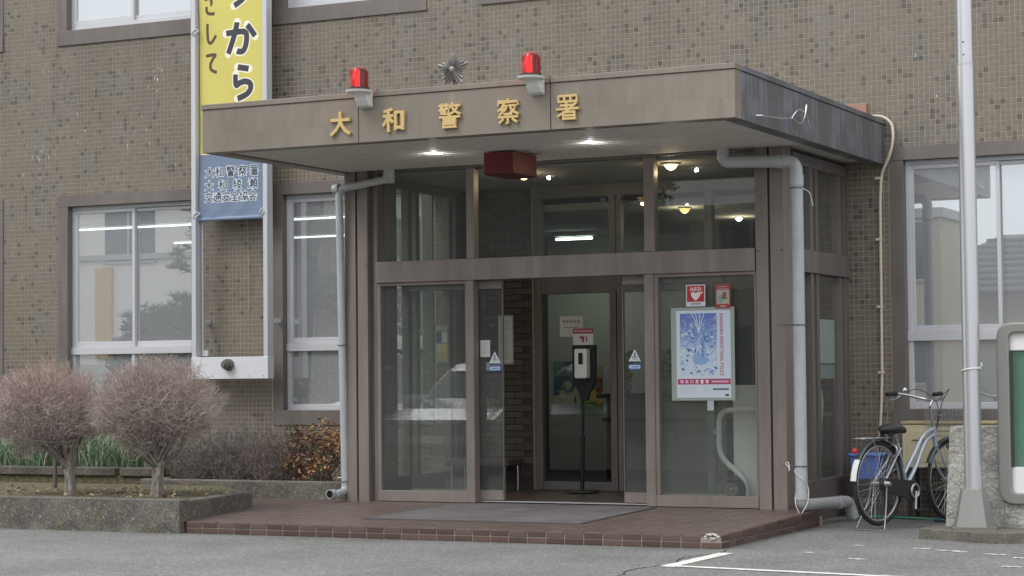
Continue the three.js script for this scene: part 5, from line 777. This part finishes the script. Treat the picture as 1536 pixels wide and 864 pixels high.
  part(b, 'chain_case', new THREE.ExtrudeGeometry(cs, { depth: 0.018, bevelEnabled: true, bevelSize: 0.004, bevelThickness: 0.004, bevelSegments: 2 }).translate(0, 0, 0.045), M(0x2b2c2e, 0.4));
  part(b, 'chain_ring', new THREE.TorusGeometry(0.055, 0.012, 8, 22).translate(0.43, 0.275, 0.078), rim); part(b, 'crank', [sweep([[0.43, 0.275, 0.088], [0.40, 0.12, 0.10]], 0.011, 8)], rim); part(b, 'crank', [sweep([[0.43, 0.275, -0.06], [0.46, 0.43, -0.08]], 0.011, 8)], rim);
  part(b, 'pedal', new RoundedBoxGeometry(0.10, 0.026, 0.085, 1, 0.006).translate(0.40, 0.115, 0.155), black); part(b, 'pedal', new RoundedBoxGeometry(0.10, 0.026, 0.085, 1, 0.006).translate(0.46, 0.435, -0.13), black);
  part(b, 'kickstand', [sweep(rounded([[0.01, 0.355, 0.075], [-0.02, 0.2, 0.09], [-0.13, -0.022, 0.14], [-0.16, -0.024, 0.13], [-0.16, -0.024, -0.13], [-0.13, -0.022, -0.14], [-0.02, 0.2, -0.09], [0.01, 0.355, -0.075]], 0.03, 5), 0.0065, 8)], M(0x8f8f92, 0.35, 0.8));
  part(b, 'gear_hub', cyl(0, 0.355, 0.095, 0.028, 0.018, 0.05, 14, 'z'), rim);
  part(b, 'brake_cable', sweep(spline([[0.27, 0.60, 0.03], [0.12, 0.5, 0.08], [0.02, 0.40, 0.09]], 14), 0.0035, 5), black);
  b.traverse((o) => { o.castShadow = o.receiveShadow = true; });

  // things along the wall
  const bn = thing('storage_bin', 'small blue plastic bin standing by the tiled wall behind the rear wheel', 'bin', [3.93, 0.34, 0.4]);
  const pr = new THREE.CylinderGeometry(0.185, 0.155, 0.21, 4, 1, true).rotateY(Math.PI / 4), bl = M(0x6c86cc, 0.45); const pn = pr.toNonIndexed(); pn.computeVertexNormals(); bl.side = THREE.DoubleSide;
  part(bn, 'body', pn.translate(3.93, 0.455, 0.42), bl); part(bn, 'rim', sweep(rounded([[3.79, 0.565, 0.28], [4.07, 0.565, 0.28], [4.07, 0.565, 0.56], [3.79, 0.565, 0.56]], 0.03, 4, true), 0.014, 8, true), bl); part(bn, 'bottom', box(3.82, 4.04, 0.348, 0.36, 0.31, 0.53), bl);
  const stn = thing('stacked_block', 'dark block under the blue bin at the foot of the tiled wall', 'block', [3.93, 0, 0.42]); part(stn, 'block', box(3.80, 4.06, 0.0, 0.18, 0.28, 0.56, 0.01), concrete); part(stn, 'upper_block', box(3.82, 4.05, 0.182, 0.345, 0.3, 0.54, 0.01), M(0x54504a, 0.9));
  const ac = thing('equipment_box', 'cream metal equipment box on a dark rack under the right window', 'box', [4.55, 0.45, 0.35]);
  part(ac, 'cabinet', box(4.26, 5.10, 0.45, 0.84, 0.14, 0.46, 0.012), M(0xcfc4a2, 0.5)); part(ac, 'lid', box(4.25, 5.11, 0.842, 0.868, 0.13, 0.47, 0.008), M(0xb09f7c, 0.5)); part(ac, 'front_panel', box(4.30, 4.70, 0.50, 0.78, 0.458, 0.464, 0.002), M(0xc9be9c, 0.5)); part(ac, 'handle', sweep(rounded([[4.36, 0.70, 0.462], [4.36, 0.70, 0.48], [4.5, 0.70, 0.48], [4.5, 0.70, 0.462]], 0.008), 0.005, 6), dark);
  parts(ac, 'rack_leg', [[4.30, 0.16], [4.30, 0.42], [5.02, 0.16], [5.02, 0.42]].map(([x, z]) => box(x, x + 0.035, 0, 0.448, z, z + 0.03)), dark); part(ac, 'shelf', box(4.28, 5.08, 0.20, 0.225, 0.15, 0.45), dark);
  const ho = thing('garden_hose', 'green garden hose looped on the ground behind the bicycle', 'hose', [4.4, 0, 0.4]);
  part(ho, 'hose', sweep(spline([[3.95, 0.012, 1.0], [3.86, 0.014, 0.75], [4.0, 0.014, 0.62], [4.4, 0.014, 0.66], [4.75, 0.014, 0.62], [4.86, 0.10, 0.56], [4.80, 0.36, 0.52], [4.72, 0.47, 0.52], [4.86, 0.49, 0.52], [5.0, 0.40, 0.52], [5.06, 0.16, 0.56], [5.0, 0.014, 0.62], [4.7, 0.014, 0.85]], 120), 0.0125, 8), M(0x3f7d5c, 0.5)); part(ho, 'nozzle', sweep([[4.7, 0.014, 0.85], [4.66, 0.014, 0.91]], (k) => 0.018 - 0.006 * k, 10), M(0x34507a, 0.5));
  const lb = thing('lime_green_can', 'lime-green watering can half hidden behind the front wheel', 'watering can', [4.72, 0.46, 0.6]);
  part(lb, 'body', new THREE.LatheGeometry([[0.001, 0.24], [0.10, 0.24], [0.105, 0.25], [0.10, 0.55], [0.06, 0.58], [0.001, 0.585]].map((p) => new THREE.Vector2(...p)), 22).translate(4.98, 0.06, 0.66), M(0x93a83a, 0.5)); part(lb, 'handle', new THREE.TorusGeometry(0.07, 0.012, 8, 20, Math.PI).translate(4.98, 0.64, 0.66), M(0x93a83a, 0.5)); part(lb, 'spout', sweep([[4.90, 0.38, 0.68], [4.78, 0.52, 0.70]], (k) => 0.022 - 0.008 * k, 10), M(0x93a83a, 0.5)); part(lb, 'stand', box(4.86, 5.10, 0.0, 0.298, 0.55, 0.78, 0.01), dark);
}

// ---------- across the yard: what the glass reflects ----------
{
  const pale = M(0xe0ddd4, 0.85), glassDark = M(0x4b555c, 0.08, 0.3), tileRoof = M(0x6d7076, 0.7), fr = M(0xa8a9a8, 0.5);
  const bld = (name, label, x0, x1, z0, z1, h, floors, n, wallM, extra) => {
    const t = thing(name, label, 'building', [(x0 + x1) / 2, 0, (z0 + z1) / 2]); part(t, 'wall', box(x0, x1, -0.1, h, z0, z1, 0.02), wallM); part(t, 'parapet', box(x0 - 0.1, x1 + 0.1, h + 0.001, h + 0.25, z0 - 0.1, z1 + 0.1, 0.02), fr);
    for (let f = 0; f < floors; f++) for (let k = 0; k < n; k++) { const cx = x0 + (k + 0.5) * (x1 - x0) / n, cy = 1.7 + f * h / floors; const w = part(t, 'window', box(cx - 0.8, cx + 0.8, cy - 0.65, cy + 0.75, z0 - 0.03, z0 + 0.02, 0), glassDark); part(w, 'frame', [box(cx - 0.86, cx + 0.86, cy + 0.75, cy + 0.81, z0 - 0.07, z0, 0), box(cx - 0.86, cx + 0.86, cy - 0.71, cy - 0.65, z0 - 0.07, z0, 0), box(cx - 0.03, cx + 0.03, cy - 0.65, cy + 0.75, z0 - 0.06, z0 - 0.031, 0)], fr); }
    return t;
  };
  const pb = bld('apartment_block', 'pale apartment block across the yard, mirrored in the left windows', -40, -13, 27, 37, 10.5, 3, 8, pale); part(pb, 'panel', box(-25.9, -25.35, 1.9, 4.4, 26.9, 26.999), M(0xc9a468, 0.7)); part(pb, 'string_course', box(-40, -13, 4.6, 4.75, 26.9, 26.999, 0), fr); part(pb, 'fence_wall', box(-36, -12, 0, 1.7, 22.0, 22.15, 0.01), M(0xb5b2a8, 0.9));
  bld('beige_house', 'beige two-storey house across the yard, mirrored in the right window', -10.5, -3.4, 31, 33, 5.1, 2, 3, M(0xb5a993, 0.85));
  const h = thing('tiled_house', 'low house with a grey tiled hip roof, mirrored in the right window', 'house', [-3, 0, 48]); part(h, 'wall', box(-8, 2.5, -0.1, 3.75, 45, 52, 0.02), M(0xa39d92, 0.85)); part(h, 'window', box(-3.2, -1.6, 1.2, 2.6, 44.96, 45.02, 0), glassDark);
  const roof = new THREE.CylinderGeometry(2.6, 6.2, 1.9, 4, 1).rotateY(Math.PI / 4).scale(1.45, 1, 1.0).toNonIndexed(); roof.computeVertexNormals(); part(h, 'roof', roof.translate(-2.75, 4.7, 48.5), tileRoof); const rows = []; for (let k = 0; k < 9; k++) { const s = k / 9, w = (6.2 - 3.6 * s) * 0.7071 * 1.45, d = (6.2 - 3.6 * s) * 0.7071; rows.push(box(-2.75 - w, -2.75 + w, 3.75 + 1.9 * s, 3.83 + 1.9 * s, 48.5 - d - 0.06, 48.5 - d + 0.02, 0)); } part(h, 'roof_tile_row', rows, tileRoof, { kind: 'stuff' });
  // pines
  const pine = (label, x, z, ht, lean, r, nb, s, spread = 0.36) => {
    reseed(s); const t = thing('pine_tree', label, 'tree', [x, 0, z]);
    const trunk = spline([[x, -0.1, z], [x + lean * 0.4, ht * 0.35, z], [x + lean * 0.7, ht * 0.7, z + 0.2], [x + lean, ht, z]], 20); part(t, 'trunk', sweep(trunk, (k) => r * (1 - 0.75 * k), 12), bark);
    const P = [], Q = [], br = [];
    for (let k = 0; k < nb; k++) { const f = rr(0.30, 1), p = trunk[Math.floor(f * 20)], a = k * 2.4 + rr(-0.4, 0.4), L = ht * spread * (1.15 - 0.75 * f), e = V(p.x + Math.cos(a) * L, p.y + rr(-0.1, 0.35), p.z + Math.sin(a) * L), m = p.clone().lerp(e, 0.5).add(V(rr(-0.2, 0.2), rr(-0.25, 0.15), rr(-0.2, 0.2))); const B = spline([p, m, e], 10); br.push(sweep(B, (q) => 0.06 * (1 - q) * (1.2 - f) + 0.015, 6));
      for (let j = 0; j < 85; j++) { const q = B[3 + Math.floor(rnd() * 8)] ?? B[10], c = V(q.x + rr(-0.55, 0.55), q.y + rr(-0.1, 0.32), q.z + rr(-0.55, 0.55)), g = rr(0.6, 1.2); for (let i = 0; i < 22; i++) { const d = V(rr(-1, 1), rr(-0.2, 1), rr(-1, 1)).normalize(), sd = d.clone().cross(V(rr(-1, 1), rr(-1, 1), rr(-1, 1))).normalize().multiplyScalar(0.013), E = c.clone().addScaledVector(d, rr(0.12, 0.24)); for (const v of [c.clone().add(sd), c.clone().sub(sd), E]) { P.push(v.x, v.y, v.z); Q.push(0.045 * g, 0.075 * g, 0.040 * g); } } } }
    part(t, 'branch', br, bark, { kind: 'stuff' }); rawPart(t, 'needle_crown', fromArrays(P, Q), new THREE.MeshPhysicalMaterial({ color: 0xffffff, roughness: 0.7, vertexColors: true, side: THREE.DoubleSide }), { kind: 'stuff' });
  };
  pine('spreading pine across the yard, mirrored above the entrance doors', -5.2, 15.5, 7.5, -0.8, 0.22, 34, 201);
  pine('pine tree by the pale block, mirrored in the left window', -13.1, 14, 6.6, 0.3, 0.2, 24, 202, 0.2);
  pine('thick-trunked pine mirrored in the window left of the entrance', -11.9, 16.2, 8.2, 0.2, 0.5, 20, 203, 0.24);
  // dark evergreens
  [['evergreen_hedge', 'tall dark evergreen hedge across the yard, mirrored in the right-hand entrance glass', 'hedge', -13.0, -5.2, 5.2, 21, 24000], ['cypress_tree', 'dark columnar cypress mirrored in the window left of the entrance', 'tree', -15.3, -14.2, 7.2, 20, 9000], ['evergreen_bush', 'dark evergreen bush mirrored in the right half of the left window', 'bush', -19.8, -17.7, 2.9, 20, 7000]].forEach(([nm, lb, ct, xa, xb, ht, zc, n], q) => {
    reseed(211 + q); const t = thing(nm, lb, ct, [(xa + xb) / 2, 0, zc]), P = [], Q = [], xm = (xa + xb) / 2, hw = (xb - xa) / 2;
    for (let k = 0; k < n; k++) { const f = Math.pow(rnd(), 0.8), x0 = rr(-1, 1), y = f * (q === 0 ? ht + 0.7 * Math.sin((xm + x0 * hw) * 2.1) + 0.4 * Math.sin((xm + x0 * hw) * 5.3) : ht * (q === 2 ? 1 - 0.5 * x0 * x0 : 1)), x = xm + x0 * hw * (q === 1 ? Math.min(1, 1.7 * (1.02 - f)) : 1), z = zc + rr(-0.7, 0.7), g = rr(0.5, 1.25), d = V(rr(-1, 1), rr(-0.3, 1), rr(-1, 1)).normalize(), s = d.clone().cross(V(rr(-1, 1), rr(-1, 1), rr(-1, 1))).normalize(), L = rr(0.10, 0.22), p = V(x, y, z); for (const v of [p.clone().addScaledVector(s, L * 0.35), p.clone().addScaledVector(s, -L * 0.35), p.clone().addScaledVector(d, L)]) { P.push(v.x, v.y, v.z); Q.push(0.045 * g, 0.062 * g, 0.036 * g); } }
    rawPart(t, 'foliage', fromArrays(P, Q), new THREE.MeshPhysicalMaterial({ color: 0xffffff, roughness: 0.8, vertexColors: true, side: THREE.DoubleSide }), { kind: 'stuff' });
    const nt = q === 0 ? 6 : 1; for (let k = 0; k < nt; k++) { const x = xa + (k + 0.5) * (xb - xa) / nt; part(t, 'trunk', sweep([[x, -0.1, zc], [x + 0.1, ht * 0.4, zc + 0.1], [x, ht * 0.8, zc]], (k2) => 0.12 * (1 - 0.6 * k2), 8), bark); }
  });
  // parked cars
  const car = (label, x, z, turn, paint) => {
    const t = thing('parked_car', label, 'car', [x, 0, z]); t.rotation.y = turn; t.off = V(0, 0, 0);   // front towards -z
    const ext = (pts, w, bev, y) => new THREE.ExtrudeGeometry(new THREE.Shape(pts.map((p) => new THREE.Vector2(...p))), { depth: w, bevelEnabled: true, bevelSize: bev, bevelThickness: bev, bevelSegments: 4 }).rotateY(-Math.PI / 2).translate(w / 2, 0, 0);
    part(t, 'body', ext([[0.06, 0.28], [0.02, 0.45], [0.06, 0.68], [0.35, 0.80], [1.15, 0.93], [3.3, 0.95], [3.95, 0.92], [4.1, 0.7], [4.08, 0.3]], 1.5, 0.09), paint);
    part(t, 'cabin_glass', ext([[1.02, 0.94], [1.75, 1.38], [3.2, 1.40], [3.8, 0.96]], 1.28, 0.05), glassDark); part(t, 'roof', ext([[1.70, 1.40], [1.85, 1.445], [3.05, 1.455], [3.25, 1.41]], 1.22, 0.05), paint);
    for (const s of [-1, 1]) { part(t, 'pillar', sweep(spline([[s * 0.72, 0.95, 1.0], [s * 0.68, 1.2, 1.36], [s * 0.63, 1.42, 1.76]], 10), 0.032, 8), paint); part(t, 'headlight', new THREE.SphereGeometry(1, 16, 10).scale(0.17, 0.065, 0.10).rotateY(s * 0.35).translate(s * 0.60, 0.70, 0.10), chrome); part(t, 'fog_lamp', sph(s * 0.62, 0.42, 0.0, 0.07, 1.2, 0.6, 0.4), dark); part(t, 'door_mirror', sph(s * 0.92, 1.0, 1.3, 0.09, 1, 0.7, 0.6), paint);
      for (const zz of [0.75, 3.3]) { const w = part(t, 'wheel', cyl(s * 0.74, 0.31, zz, 0.31, 0.31, 0.2, 28, 'x'), black); part(w, 'rim', cyl(s * 0.835, 0.31, zz, 0.19, 0.19, 0.03, 20, 'x'), chrome); } }
    part(t, 'grille', box(-0.42, 0.42, 0.55, 0.70, -0.075, 0.0, 0.01), black); part(t, 'lower_grille', box(-0.5, 0.5, 0.28, 0.42, -0.078, 0.0, 0.01), black); part(t, 'number_plate', box(-0.165, 0.165, 0.435, 0.53, -0.105, -0.08, 0.004), white); part(t, 'front_badge', sph(0, 0.66, -0.08, 0.045, 1.3, 1, 0.3), chrome); part(t, 'bumper_trim', box(-0.6, 0.6, 0.235, 0.265, -0.09, -0.03, 0.006), chrome);
  };
  car('silver car facing the entrance, mirrored in the left-hand glass', -3.55, 8.75, 0, M(0xb4b7bb, 0.25, 0.5, { clearcoat: 1 }));
  car('white car parked across the yard, mirrored in the window left of the entrance', -10.2, 13.2, 1.2, M(0xdededc, 0.3, 0, { clearcoat: 1 }));
}
renderer.render(scene, camera);
